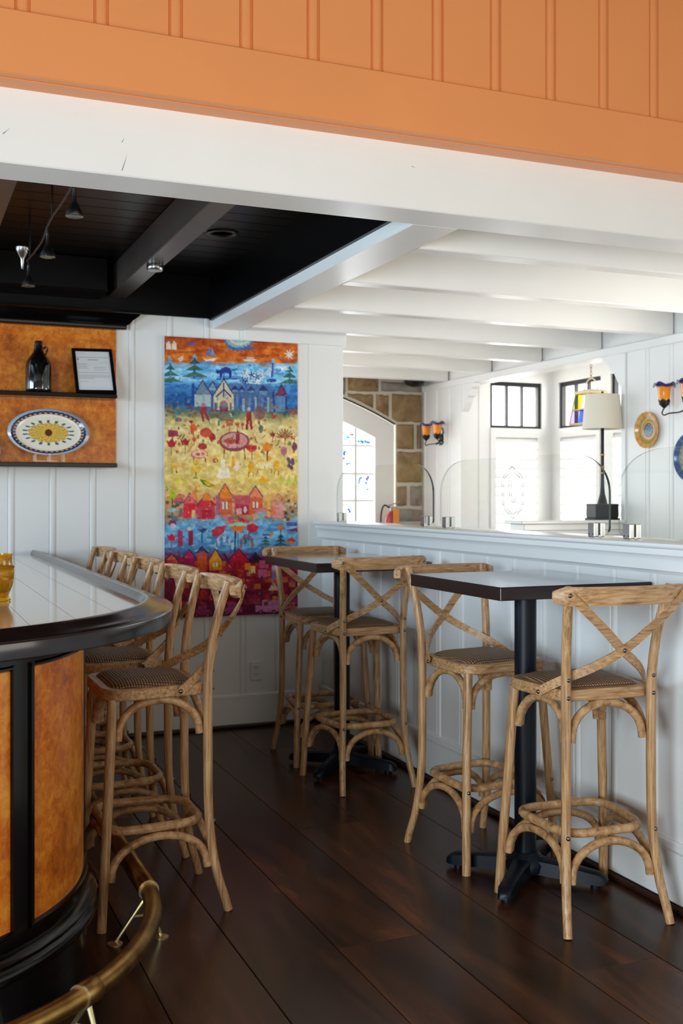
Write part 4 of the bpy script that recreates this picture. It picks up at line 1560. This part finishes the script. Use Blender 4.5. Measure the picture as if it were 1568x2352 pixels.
r = thing('track_spotlight', 'small upturned track spotlight left of the far end of the track', 'spotlight', (.535, 5.02, 2.46), 0, 'small track spotlights')
obj('head', head, r, (0, 0, 0.05), (PI, 0, 0))
obj('stem', stem_me, r, (0, 0, .055))

# ------------------------------------------------------------------ tall painting (flat print on a thin panel)
HX, HY = 200, 420
uu, vv = np.meshgrid(np.linspace(0, 1, HX + 1), np.linspace(0, 1, HY + 1))
ZX = 52 + 1023 * uu
topv = 112 + 58 * uu
botv = 2272 - 37 * uu
ZY = topv + (botv - topv) * vv


def vnoise(nx_, ny_):
    g = rng.random((ny_ + 2, nx_ + 2))
    fx, fy = uu * nx_, vv * ny_
    ix, iy = fx.astype(int), fy.astype(int)
    tx, ty = fx - ix, fy - iy
    tx, ty = tx * tx * (3 - 2 * tx), ty * ty * (3 - 2 * ty)
    return (g[iy, ix] * (1 - tx) + g[iy, ix + 1] * tx) * (1 - ty) + (g[iy + 1, ix] * (1 - tx) + g[iy + 1, ix + 1] * tx) * ty


nA, nB, nC, nD = vnoise(9, 18), vnoise(28, 60), vnoise(60, 126), vnoise(16, 34)
bands = [(100, (150, 62, 22)), (180, (176, 84, 28)), (265, (196, 104, 34)), (315, (186, 98, 44)), (345, (128, 190, 222)), (440, (132, 194, 226)), (480, (70, 132, 184)), (600, (44, 100, 160)), (650, (52, 92, 128)),
         (690, (96, 112, 88)), (730, (178, 166, 112)), (790, (214, 198, 144)), (1000, (226, 200, 134)), (1180, (228, 202, 124)), (1290, (222, 192, 116)), (1380, (206, 158, 104)), (1480, (168, 140, 112)), (1540, (116, 168, 198)),
         (1640, (120, 178, 212)), (1740, (92, 140, 180)), (1790, (112, 70, 110)), (1840, (146, 26, 44)), (1960, (140, 24, 42)), (2080, (112, 20, 46)), (2180, (104, 24, 58)), (2280, (92, 16, 54))]
by = np.array([b[0] for b in bands], float)
wy_ = ZY + (nA - .5) * 60 + (nB - .5) * 22
IMG = np.stack([np.interp(wy_, by, np.array([b[1][c] for b in bands], float)) for c in range(3)], -1)
IMG += ((nB - .5) * 44 + (nC - .5) * 34)[..., None]


def paint(mask, col, a=.92):
    IMG[mask] = IMG[mask] * (1 - a) + (np.array(col, float) + ((nC[mask] - .5) * 30)[:, None]) * a


def ell(cx, cy, rx, ry, col, a=.92):
    paint(((ZX - cx) / rx) ** 2 + ((ZY - cy) / ry) ** 2 < 1, col, a)


def ring_(cx, cy, rx, ry, w, col):
    d = np.sqrt(((ZX - cx) / rx) ** 2 + ((ZY - cy) / ry) ** 2)
    paint(np.abs(d - 1) < w / min(rx, ry), col)


def poly_(pts, col, a=.92):
    ins = np.zeros(ZX.shape, bool)
    n = len(pts)
    for i in range(n):
        (x0, y0), (x1, y1) = pts[i], pts[(i + 1) % n]
        if y0 == y1:
            continue
        c = ((ZY < y0) != (ZY < y1)) & (ZX < (x1 - x0) * (ZY - y0) / (y1 - y0) + x0)
        ins ^= c
    paint(ins, col, a)


def line_(x0, y0, x1, y1, w, col):
    dx, dy = x1 - x0, y1 - y0
    L2 = dx * dx + dy * dy + 1e-9
    q = np.clip(((ZX - x0) * dx + (ZY - y0) * dy) / L2, 0, 1)
    paint((ZX - x0 - q * dx) ** 2 + (ZY - y0 - q * dy) ** 2 < w * w, col)


def rect(x0, y0, x1, y1, col, a=.92):
    paint((ZX > x0) & (ZX < x1) & (ZY > y0) & (ZY < y1), col, a)


def house(x, y, w, h_, rh, wall, roof, trim_=(40, 34, 84), win=None):
    rect(x - w / 2, y - h_, x + w / 2, y, wall)
    poly_([(x - w / 2 - 8, y - h_), (x, y - h_ - rh), (x + w / 2 + 8, y - h_)], roof)
    for (a, b, c, d) in ((x - w / 2 - 8, y - h_, x, y - h_ - rh), (x, y - h_ - rh, x + w / 2 + 8, y - h_)):
        line_(a, b, c, d, 4, trim_)
    if win:
        rect(x - w * .2, y - h_ * .75, x + w * .2, y - h_ * .35, win)
        line_(x, y - h_ * .75, x, y - h_ * .35, 3, trim_)


def tree_(x, y, s, col=(34, 84, 84)):
    line_(x, y, x, y - 150 * s, 4, (40, 60, 80))
    for k in range(3):
        yy = y - 150 * s + k * 50 * s
        w_ = (42 + 30 * k) * s
        poly_([(x - w_, yy + 44 * s), (x, yy), (x + w_, yy + 44 * s)], (col[0] + 14 * k, col[1] + 8 * k, col[2]))


def flower(x, y, s, col, stem=(110, 50, 60)):
    line_(x, y, x, y + 90 * s, 3, stem)
    poly_([(x - 42 * s, y - 40 * s), (x - 22 * s, y - 22 * s), (x, y - 46 * s), (x + 22 * s, y - 22 * s), (x + 42 * s, y - 40 * s), (x + 24 * s, y + 20 * s), (x - 24 * s, y + 20 * s)], col)


def table_(x, y, rx, ry, rim_, top, leg=(110, 70, 60)):
    line_(x - rx * .6, y, x - rx * .7, y + ry * 1.8, 4, leg)
    line_(x + rx * .6, y, x + rx * .7, y + ry * 1.8, 4, leg)
    ell(x, y, rx, ry, rim_)
    ell(x, y - ry * .08, rx * .84, ry * .78, top)


# orange sky
for k in range(60):
    ell(rng.uniform(60, 1070), rng.uniform(120, 310), rng.uniform(14, 60), rng.uniform(5, 16), [(196, 112, 40), (150, 58, 18), (222, 142, 54), (120, 46, 24)][k % 4], .45)
ell(610, 140, 112, 84, (70, 104, 150)); ell(612, 132, 100, 70, (150, 176, 176)); ell(620, 128, 78, 54, (196, 206, 196)); ell(612, 128, 58, 38, (156, 180, 176))
for k in range(7):
    x_ = 520 + k * 30
    poly_([(x_, 190 + 20 * math.sin(k)), (x_ + 30, 196), (x_ + 24, 236)], (66, 96, 150), .7)
house(85, 215, 36, 46, 24, (232, 222, 206), (228, 210, 190), (150, 90, 60)); house(125, 215, 34, 46, 24, (232, 222, 206), (228, 210, 190), (150, 90, 60))
poly_([(355, 262), (390, 196), (390, 262)], (88, 128, 184)); poly_([(398, 262), (402, 192), (436, 262)], (110, 150, 200)); poly_([(330, 272), (455, 272), (430, 300), (352, 300)], (222, 140, 40)); poly_([(345, 290), (450, 280), (420, 302), (360, 304)], (236, 226, 206))
poly_([(150, 284), (172, 270), (196, 262), (188, 296), (168, 314)], (232, 200, 180))
for k in range(8):
    a = k * PI / 4 + .2
    poly_([(1008 + 14 * math.cos(a - .5), 252 + 14 * math.sin(a - .5)), (1008 + 46 * math.cos(a), 252 + 48 * math.sin(a)), (1008 + 14 * math.cos(a + .5), 252 + 14 * math.sin(a + .5))], (214, 222, 224))
ell(1008, 252, 14, 14, (224, 226, 220))
for (x_, y_, s_) in ((275, 275, .5), (92, 290, .5)):
    poly_([(x_ - 28 * s_ * 1.4, y_), (x_, y_ - 60 * s_), (x_ + 28 * s_ * 1.4, y_)], (140, 176, 190)); poly_([(x_ - 44 * s_ * 1.4, y_ + 30), (x_, y_ - 20 * s_), (x_ + 44 * s_ * 1.4, y_ + 30)], (110, 160, 190))
poly_([(640, 288), (752, 288), (730, 306), (660, 306)], (226, 216, 200)); rect(668, 272, 728, 288, (206, 190, 180))
poly_([(212, 170), (250, 156), (288, 168), (270, 182), (226, 184)], (88, 84, 150))
# sea and night sky blues
for k in range(90):
    ell(rng.uniform(60, 1070), rng.uniform(315, 470), rng.uniform(20, 80), rng.uniform(5, 15), [(150, 206, 232), (96, 164, 212), (190, 222, 236), (70, 128, 190)][k % 4], .5)
for k in range(60):
    ell(rng.uniform(60, 1070), rng.uniform(480, 660), rng.uniform(14, 60), rng.uniform(5, 14), [(36, 92, 158), (70, 134, 186), (28, 66, 130), (104, 158, 190)][k % 4], .5)
for (x_, y_, s_) in ((95, 470, .95), (275, 430, 1.0), (1010, 480, .9)):
    tree_(x_, y_, s_)
# dark animal on the wind vane
poly_([(452, 384), (478, 358), (510, 344), (540, 356), (556, 384), (552, 436), (538, 436), (536, 398), (505, 392), (486, 396), (478, 432), (466, 434), (466, 398)], (26, 38, 118)); ell(452, 386, 17, 13, (26, 38, 118)); poly_([(438, 378), (440, 366), (450, 374)], (26, 38, 118)); poly_([(452, 374), (460, 364), (464, 378)], (26, 38, 118)); line_(550, 372, 580, 370, 4, (26, 38, 118)); line_(580, 370, 608, 350, 3.5, (26, 38, 118)); line_(498, 398, 494, 440, 4, (40, 60, 130)); line_(440, 440, 600, 436, 4, (34, 50, 110))
for k in range(22):
    x_, y_ = rng.uniform(610, 800), rng.uniform(370, 480)
    a = rng.uniform(0, 6)
    for q in range(5):
        line_(x_, y_, x_ + 24 * math.cos(a + q * 1.256), y_ + 24 * math.sin(a + q * 1.256), 4.2, (216, 226, 226) if k % 3 else (40, 70, 130))
poly_([(800, 400), (850, 350), (900, 380), (860, 420)], (190, 206, 220)); ell(868, 452, 40, 14, (30, 70, 150)); line_(880, 300, 870, 420, 8, (60, 80, 150)); ell(880, 300, 14, 18, (150, 170, 200))
for k in range(6):
    ell(920 + 14 * k, 350 + 8 * (k % 3), 22, 8, (236, 240, 240), .7)
# houses of the upper row
poly_([(300, 560), (400, 470), (860, 480), (900, 570)], (76, 112, 160)); rect(400, 540, 900, 690, (72, 100, 140))
for k in range(16):
    x_ = 590 + k * 24
    rect(x_, 575 + 8 * (k % 3), x_ + 18, 690, [(92, 130, 170), (54, 84, 140), (150, 170, 180), (104, 110, 110)][k % 4])
house(335, 650, 120, 90, 110, (176, 188, 184), (110, 132, 150)); house(495, 680, 150, 110, 130, (218, 204, 164), (206, 196, 166), (36, 32, 80))
line_(495, 470, 495, 575, 5, (36, 32, 80)); line_(495, 520, 440, 575, 5, (36, 32, 80)); line_(495, 520, 550, 575, 5, (36, 32, 80)); ell(495, 655, 34, 50, (150, 100, 116)); rect(462, 655, 530, 690, (130, 40, 60)); rect(425, 620, 446, 670, (96, 96, 120)); rect(538, 620, 558, 670, (96, 96, 120))
house(945, 690, 80, 120, 90, (88, 130, 170), (110, 40, 60)); house(800, 560, 60, 30, 40, (110, 140, 170), (30, 50, 100)); house(580, 540, 36, 16, 30, (110, 140, 170), (36, 56, 110)); house(635, 540, 30, 14, 26, (110, 140, 170), (36, 56, 110)); house(705, 545, 36, 16, 30, (110, 140, 170), (36, 56, 110)); house(410, 525, 44, 16, 52, (130, 170, 190), (120, 150, 176))
line_(266, 480, 266, 640, 10, (34, 70, 140)); line_(220, 580, 270, 580, 6, (30, 60, 130)); line_(210, 580, 210, 650, 6, (30, 60, 130)); line_(880, 540, 890, 690, 7, (30, 50, 110)); line_(980, 560, 985, 700, 7, (30, 50, 110))
for k in range(60):
    ell(rng.uniform(60, 1070), rng.uniform(650, 760), rng.uniform(8, 30), rng.uniform(6, 18), [(88, 120, 84), (126, 66, 70), (156, 120, 76), (96, 92, 92), (70, 110, 130), (150, 52, 60)][k % 6], .7)
# people
ell(340, 640, 16, 18, (170, 120, 130)); rect(322, 652, 366, 706, (150, 44, 70)); line_(330, 700, 340, 756, 9, (140, 34, 50)); line_(356, 700, 380, 752, 9, (140, 34, 50))
ell(688, 672, 12, 16, (196, 180, 160)); rect(670, 690, 710, 755, (150, 24, 34)); line_(680, 750, 672, 820, 10, (140, 20, 30)); line_(700, 750, 710, 824, 10, (140, 20, 30)); ell(772, 700, 48, 52, (120, 76, 84), .7); line_(772, 740, 776, 830, 4, (90, 60, 60)); ell(784, 822, 18, 30, (80, 104, 76))
# garden, tables, goblets
for k in range(110):
    x_, y_ = rng.uniform(60, 1070), rng.uniform(760, 1290)
    ell(x_, y_, rng.uniform(10, 40), rng.uniform(8, 26), [(236, 216, 150), (220, 180, 96), (232, 206, 130), (240, 226, 176), (214, 170, 100), (196, 188, 128)][k % 6], .5)
for k in range(46):
    x_, y_ = rng.uniform(60, 1070), rng.uniform(770, 1010)
    c = [(150, 40, 44), (176, 70, 48), (120, 44, 60), (128, 104, 70), (196, 100, 60), (90, 104, 70)][k % 6]
    if k % 2:
        ell(x_, y_, rng.uniform(7, 18), rng.uniform(9, 24), c, .8)
    else:
        line_(x_, y_, x_ + rng.uniform(-30, 30), y_ + rng.uniform(10, 44), 4, c)
table_(577, 918, 118, 76, (134, 60, 76), (206, 164, 160)); ell(545, 915, 50, 22, (166, 76, 50)); rect(588, 860, 616, 940, (140, 30, 44)); ell(640, 920, 30, 18, (214, 140, 130)); rect(596, 836, 606, 866, (120, 30, 44))
table_(312, 1015, 66, 34, (206, 110, 90), (232, 206, 186)); ell(300, 1015, 18, 12, (200, 80, 50)); ell(340, 1012, 14, 12, (214, 120, 60)); ell(335, 955, 34, 26, (160, 40, 50))
table_(812, 1105, 84, 34, (224, 196, 120), (244, 228, 176), (150, 110, 50)); rect(748, 1010, 766, 1095, (232, 190, 80)); rect(785, 1010, 800, 1100, (238, 214, 140)); ell(850, 1050, 16, 20, (220, 150, 60))
for (x_, y_) in ((705, 1105), (905, 1095)):
    ell(x_, y_, 24, 32, (222, 166, 40)); rect(x_ - 20, y_ + 20, x_ + 20, y_ + 50, (224, 172, 60)); line_(x_ - 16, y_ + 50, x_ - 18, y_ + 84, 3, (130, 90, 50)); line_(x_ + 16, y_ + 50, x_ + 18, y_ + 84, 3, (130, 90, 50))
for (x_, y_, s_, c) in ((105, 940, .95, (166, 24, 44)), (205, 930, .9, (150, 20, 44)), (268, 820, .9, (206, 90, 50)), (272, 905, .5, (206, 80, 50)), (712, 980, .95, (206, 90, 60)), (832, 970, 1.1, (214, 130, 40)), (250, 770, .45, (150, 30, 40)), (875, 870, .6, (140, 44, 50)), (540, 780, .9, (176, 90, 60)), (600, 790, .5, (170, 70, 50)), (640, 790, .4, (170, 70, 50)), (968, 990, .5, (170, 110, 130))):
    flower(x_, y_, s_, c)
for x_ in (680, 695, 720, 740):
    ell(x_, 965, 12, 20, (176, 40, 50))
for k in range(9):
    a = -PI * k / 8
    line_(972, 890, 972 + 64 * math.cos(a), 880 + 60 * math.sin(a) * .9, 6, (150, 104, 70)); line_(972, 890, 974, 960, 3, (140, 90, 60))
ell(965, 990, 26, 38, (176, 110, 130)); ell(1050, 960, 22, 34, (110, 60, 90)); line_(1050, 880, 1050, 940, 4, (110, 60, 80))
for k in range(8):
    ell(1018 + 18 * math.cos(k), 1088 + 36 * math.sin(k * 1.7), 14, 16, (96, 70, 92))
ell(360, 850, 46, 36, (186, 70, 50)); ell(410, 890, 22, 36, (150, 40, 50)); poly_([(120, 880), (70, 830), (150, 830)], (130, 40, 60)); rect(80, 840, 150, 880, (140, 44, 70))
poly_([(440, 1190), (470, 1110), (530, 1120), (550, 1190), (480, 1204)], (246, 234, 210)); ell(492, 1050, 12, 16, (232, 200, 150)); rect(476, 1060, 506, 1120, (246, 236, 214)); rect(556, 1060, 582, 1140, (222, 160, 40)); poly_([(560, 1130), (600, 1070), (640, 1100), (590, 1150)], (240, 220, 190)); ell(566, 1044, 11, 14, (214, 150, 80))
ell(285, 1105, 44, 14, (236, 210, 120)); poly_([(245, 1110), (325, 1110), (314, 1155), (258, 1155)], (226, 182, 70)); ell(285, 1080, 20, 22, (206, 170, 60)); line_(285, 1155, 285, 1190, 4, (130, 130, 60)); ell(285, 1196, 22, 6, (130, 130, 60))
ell(432, 1064, 22, 18, (170, 80, 50)); ell(125, 1110, 26, 12, (226, 170, 60)); line_(110, 1120, 106, 1160, 3, (140, 100, 60)); line_(140, 1120, 142, 1160, 3, (140, 100, 60))
poly_([(310, 1206), (360, 1216), (424, 1256), (380, 1268), (340, 1244)], (72, 120, 44)); poly_([(335, 1222), (372, 1226), (412, 1254), (376, 1258)], (226, 176, 30))
ell(797, 1222, 56, 14, (232, 176, 40)); poly_([(765, 1215), (797, 1178), (826, 1215)], (230, 160, 30)); ell(700, 1215, 14, 20, (226, 170, 60))
for (x_, c) in ((145, (214, 200, 60)), (200, (206, 196, 90)), (940, (196, 196, 90)), (1000, (190, 190, 80)), (1054, (180, 180, 70))):
    poly_([(x_ - 24, 1250), (x_ + 6, 1170), (x_ + 26, 1250)], c, .8)
poly_([(110, 1260), (80, 1355), (150, 1355)], (170, 180, 44)); line_(110, 1355, 112, 1500, 4, (70, 84, 60)); poly_([(62, 1300), (72, 1260), (84, 1300)], (110, 150, 90))
# rose houses
for k in range(46):
    ell(rng.uniform(150, 1000), rng.uniform(1330, 1510), rng.uniform(14, 46), rng.uniform(10, 30), [(206, 110, 90), (190, 60, 84), (220, 150, 80), (170, 80, 110), (226, 170, 120)][k % 5], .6)
house(505, 1480, 110, 130, 110, (206, 104, 66), (222, 128, 44), (130, 60, 90), (232, 224, 206)); house(360, 1510, 140, 100, 80, (190, 60, 84), (196, 40, 60), (120, 40, 70)); house(240, 1500, 90, 110, 80, (206, 40, 60), (214, 110, 110), (140, 60, 90)); house(740, 1470, 110, 120, 90, (206, 96, 60), (222, 130, 100), (120, 50, 90), (232, 220, 200))
rect(575, 1330, 700, 1400, (190, 84, 100)); rect(580, 1400, 690, 1480, (176, 50, 70)); rect(590, 1430, 635, 1476, (222, 176, 170)); rect(640, 1410, 690, 1476, (160, 40, 60)); ell(660, 1440, 12, 26, (206, 214, 220)); rect(435, 1330, 470, 1480, (176, 100, 130)); poly_([(290, 1250), (300, 1390), (240, 1330)], (222, 130, 80)); poly_([(330, 1370), (362, 1300), (400, 1370)], (226, 140, 50)); ell(364, 1292, 12, 16, (222, 176, 110)); rect(330, 1440, 400, 1510, (170, 30, 54))
house(920, 1500, 90, 120, 60, (216, 150, 146), (222, 170, 140), (160, 110, 110)); ell(880, 1450, 24, 40, (214, 120, 90)); rect(255, 1440, 280, 1505, (230, 210, 150))
ell(790, 1452, 62, 28, (196, 100, 110)); poly_([(735, 1465), (790, 1425), (845, 1465)], (206, 140, 130)); ell(788, 1478, 60, 16, (150, 176, 186)); rect(830, 1350, 860, 1500, (222, 176, 90)); rect(870, 1340, 960, 1380, (206, 150, 100))
for k in range(26):
    ell(rng.uniform(960, 1072), rng.uniform(1360, 1520), 12, 12, [(60, 60, 70), (206, 200, 150), (120, 150, 140), (90, 80, 90)][k % 4], .8)
for k in range(24):
    ell(rng.uniform(60, 180), rng.uniform(1380, 1520), 14, 12, [(90, 110, 120), (150, 170, 120), (60, 70, 100), (186, 160, 110)][k % 4], .7)
for k in range(18):
    ell(rng.uniform(500, 720), rng.uniform(1495, 1545), 20, 16, [(206, 70, 90), (176, 40, 60), (110, 150, 110), (226, 130, 130)][k % 4], .8)
# lower blue with flowers
for k in range(70):
    ell(rng.uniform(60, 1070), rng.uniform(1550, 1760), rng.uniform(18, 60), rng.uniform(6, 20), [(140, 196, 220), (84, 150, 200), (170, 210, 226), (60, 110, 170), (110, 130, 180)][k % 5], .55)
flower(605, 1585, 1.5, (214, 110, 60), (40, 60, 90)); ell(605, 1560, 66, 22, (176, 206, 180)); poly_([(540, 1568), (668, 1568), (640, 1612), (570, 1612)], (214, 116, 56)); line_(585, 1610, 578, 1800, 6, (40, 56, 90))
poly_([(672, 1560), (720, 1545), (766, 1570), (750, 1610), (700, 1622), (676, 1596)], (190, 30, 50)); line_(690, 1620, 660, 1700, 5, (40, 60, 90)); poly_([(402, 1600), (440, 1570), (510, 1562), (500, 1610), (450, 1650), (410, 1640)], (186, 44, 60))
for k in range(9):
    a = PI * (1 + k / 8)
    ell(500 + 62 * math.cos(a), 1700 + 56 * math.sin(a) + 20, 12, 30, (90, 130, 180) if k % 2 else (190, 210, 220)); ell(672 + 46 * math.cos(a), 1700 + 60 * math.sin(a) + 10, 10, 28, (60, 100, 160) if k % 2 else (176, 110, 70))
ell(940, 1580, 28, 20, (206, 110, 70)); line_(940, 1590, 942, 1660, 4, (70, 80, 110)); flower(105, 1660, .9, (206, 30, 60)); rect(228, 1600, 262, 1710, (150, 26, 60)); ell(236, 1584, 14, 14, (222, 200, 170)); rect(150, 1600, 190, 1720, (176, 40, 80)); poly_([(305, 1600), (345, 1580), (372, 1584), (340, 1616)], (50, 60, 100)); line_(330, 1610, 330, 1690, 4, (60, 70, 110))
poly_([(975, 1600), (1070, 1580), (1070, 1612)], (130, 36, 80)); rect(985, 1540, 1075, 1570, (80, 80, 150)); ell(862, 1636, 14, 14, (222, 120, 60)); line_(800, 1636, 850, 1636, 5, (40, 50, 90)); tree_(820, 1716, .5, (40, 90, 90)); tree_(940, 1720, .6, (36, 70, 80)); ell(1020, 1690, 40, 16, (214, 130, 60)); poly_([(985, 1680), (1030, 1650), (1066, 1690)], (190, 60, 50))
ell(110, 1540, 30, 26, (130, 40, 80)); ell(115, 1560, 22, 16, (222, 206, 210)); line_(112, 1420, 112, 1520, 5, (90, 110, 120)); ell(110, 1440, 40, 16, (170, 196, 200))
# red town
cols_ = [(176, 30, 40), (150, 20, 44), (206, 100, 40), (120, 16, 50), (190, 60, 36), (214, 140, 44), (96, 20, 60), (160, 40, 70)]
for k in range(120):
    x_, y_ = 60 + (k % 15) * 70 + rng.uniform(-12, 12), 1850 + (k // 15) * 44 + rng.uniform(-10, 10)
    rect(x_ - 26, y_ - 20, x_ + 26, y_ + 20, cols_[rng.integers(0, 8)], .65)
house(330, 1910, 74, 140, 50, (206, 90, 40), (70, 50, 84)); ell(332, 1778, 24, 24, (206, 80, 100)); house(432, 1900, 90, 70, 90, (224, 150, 40), (230, 164, 50), (80, 30, 60), (240, 226, 170)); house(235, 1880, 80, 70, 70, (150, 20, 80), (200, 30, 90)); house(105, 1850, 64, 30, 46, (206, 60, 70), (226, 120, 50)); house(610, 1900, 140, 70, 90, (160, 20, 40), (190, 20, 44)); house(740, 1850, 100, 20, 60, (60, 20, 40), (40, 16, 40)); rect(690, 1870, 740, 1930, (230, 170, 40)); rect(770, 1830, 840, 1890, (190, 90, 120)); rect(660, 1850, 700, 1900, (222, 140, 40)); rect(710, 1880, 735, 1925, (226, 206, 180))
rect(870, 1870, 900, 1990, (140, 120, 170)); ell(884, 1890, 14, 18, (200, 190, 190)); poly_([(840, 2060), (880, 2000), (930, 2060)], (222, 196, 160)); rect(760, 1900, 830, 1960, (196, 100, 130)); line_(500, 1780, 540, 1860, 6, (60, 20, 60)); line_(860, 1800, 820, 1860, 6, (60, 20, 60))
for k in range(30):
    rect(*(lambda a, b: (a, b, a + rng.uniform(14, 34), b + rng.uniform(14, 36)))(rng.uniform(60, 1050), rng.uniform(1860, 2140)), [(190, 150, 150), (226, 150, 40), (206, 60, 50), (80, 40, 90), (140, 100, 130)][k % 5], .75)
# street with cars
rect(52, 2165, 1080, 2290, (96, 18, 60), .75)
for (x_, y_, s_, c) in ((830, 2190, 1.15, (206, 140, 166)), (560, 2200, 1.0, (170, 70, 110)), (330, 2215, .9, (150, 50, 90)), (1030, 2190, .7, (196, 110, 90))):
    rect(x_ - 80 * s_, y_ - 12 * s_, x_ + 80 * s_, y_ + 30 * s_, c); rect(x_ - 34 * s_, y_ - 48 * s_, x_ + 80 * s_ if s_ > 1.1 else x_ + 40 * s_, y_, c); rect(x_ - 22 * s_, y_ - 38 * s_, x_ + 6 * s_, y_ - 12 * s_, (120, 70, 110))
    for q in (-44, 48):
        ell(x_ + q * s_, y_ + 32 * s_, 17 * s_, 15 * s_, (74, 12, 40)); ell(x_ + q * s_, y_ + 32 * s_, 8 * s_, 7 * s_, (190, 110, 140))
rect(690, 2120, 780, 2160, (150, 60, 84)); line_(60, 2262, 1075, 2240, 5, (130, 40, 90))
# fine brushwork over every band
pal = [((330, 480), [(60, 110, 170), (196, 222, 232), (96, 160, 206), (40, 80, 140)]), ((480, 700), [(24, 52, 112), (120, 160, 186), (60, 100, 150), (150, 160, 140), (84, 60, 90)]),
       ((700, 1010), [(140, 44, 48), (92, 70, 56), (240, 228, 184), (178, 120, 66), (120, 110, 66), (206, 150, 80), (110, 34, 52)]), ((1010, 1300), [(190, 140, 60), (244, 230, 180), (214, 160, 50), (150, 120, 60), (232, 196, 100)]),
       ((1300, 1530), [(130, 50, 84), (232, 176, 130), (196, 60, 80), (110, 90, 90), (226, 140, 60), (90, 40, 70)]), ((1530, 1770), [(40, 70, 120), (190, 216, 226), (150, 40, 70), (70, 110, 100), (90, 130, 180)]),
       ((1770, 2150), [(60, 10, 40), (226, 120, 40), (190, 30, 50), (120, 70, 120), (84, 14, 44), (206, 150, 130), (150, 20, 40)]), ((2150, 2260), [(60, 8, 40), (176, 90, 130), (130, 40, 90)])]
for (ya, yb), cs in pal:
    for k in range(int((yb - ya) * .26)):
        x_, y_ = rng.uniform(56, 1070), rng.uniform(ya, yb)
        c = cs[rng.integers(0, len(cs))]
        a = rng.uniform(0, PI)
        L = rng.uniform(5, 20)
        x1_, y1_ = x_ + L * math.cos(a), y_ + L * math.sin(a)
        w_ = rng.uniform(2.6, 5)
        i0, i1 = max(0, int((min(x_, x1_) - 62) / 1023 * HX)), min(HX, int((max(x_, x1_) - 42) / 1023 * HX) + 2)
        j0, j1 = max(0, int((min(y_, y1_) - 190) / 2120 * HY)), min(HY, int((max(y_, y1_) - 100) / 2065 * HY) + 3)
        sx_, sy_ = ZX[j0:j1, i0:i1], ZY[j0:j1, i0:i1]
        dx_, dy_ = x1_ - x_, y1_ - y_
        q_ = np.clip(((sx_ - x_) * dx_ + (sy_ - y_) * dy_) / (dx_ * dx_ + dy_ * dy_ + 1e-9), 0, 1)
        mk = (sx_ - x_ - q_ * dx_) ** 2 + (sy_ - y_ - q_ * dy_) ** 2 < w_ * w_
        sub = IMG[j0:j1, i0:i1]
        sub[mk] = sub[mk] * .3 + np.array(c, float) * .7
gm = IMG.mean(-1, keepdims=True)
IMG = (gm + (IMG - gm) * 1.16) * 1.0
IMG = np.clip(IMG, 0, 255) / 255.0
LINC = np.where(IMG <= .04045, IMG / 12.92, ((IMG + .055) / 1.055) ** 2.4)
AX0, AX1, AZ0, AZ1 = 1.460, 2.292, .675, 2.333
px = AX0 + (AX1 - AX0) * uu
pz = AZ1 - (AZ1 - AZ0) * vv
P = np.stack([px.ravel(), np.full(px.size, YB - .024), pz.ravel()], 1).tolist()
ii = (np.arange(HY)[:, None] * (HX + 1) + np.arange(HX)[None, :]).ravel()
F = np.stack([ii, ii + HX + 1, ii + HX + 2, ii + 1], 1).tolist()
pt = thing('painting', 'tall colourful folk art painting of a seaside village on the back wall', 'painting')
obj('canvas', color_grid('canvas', P, F, LINC.reshape(-1, 3), 'print'), pt)
obj('panel', MB().box(AX0, AX1, YB - .0238, YB - .006, AZ0, AZ1).mesh('panel', 'ivory'), pt)
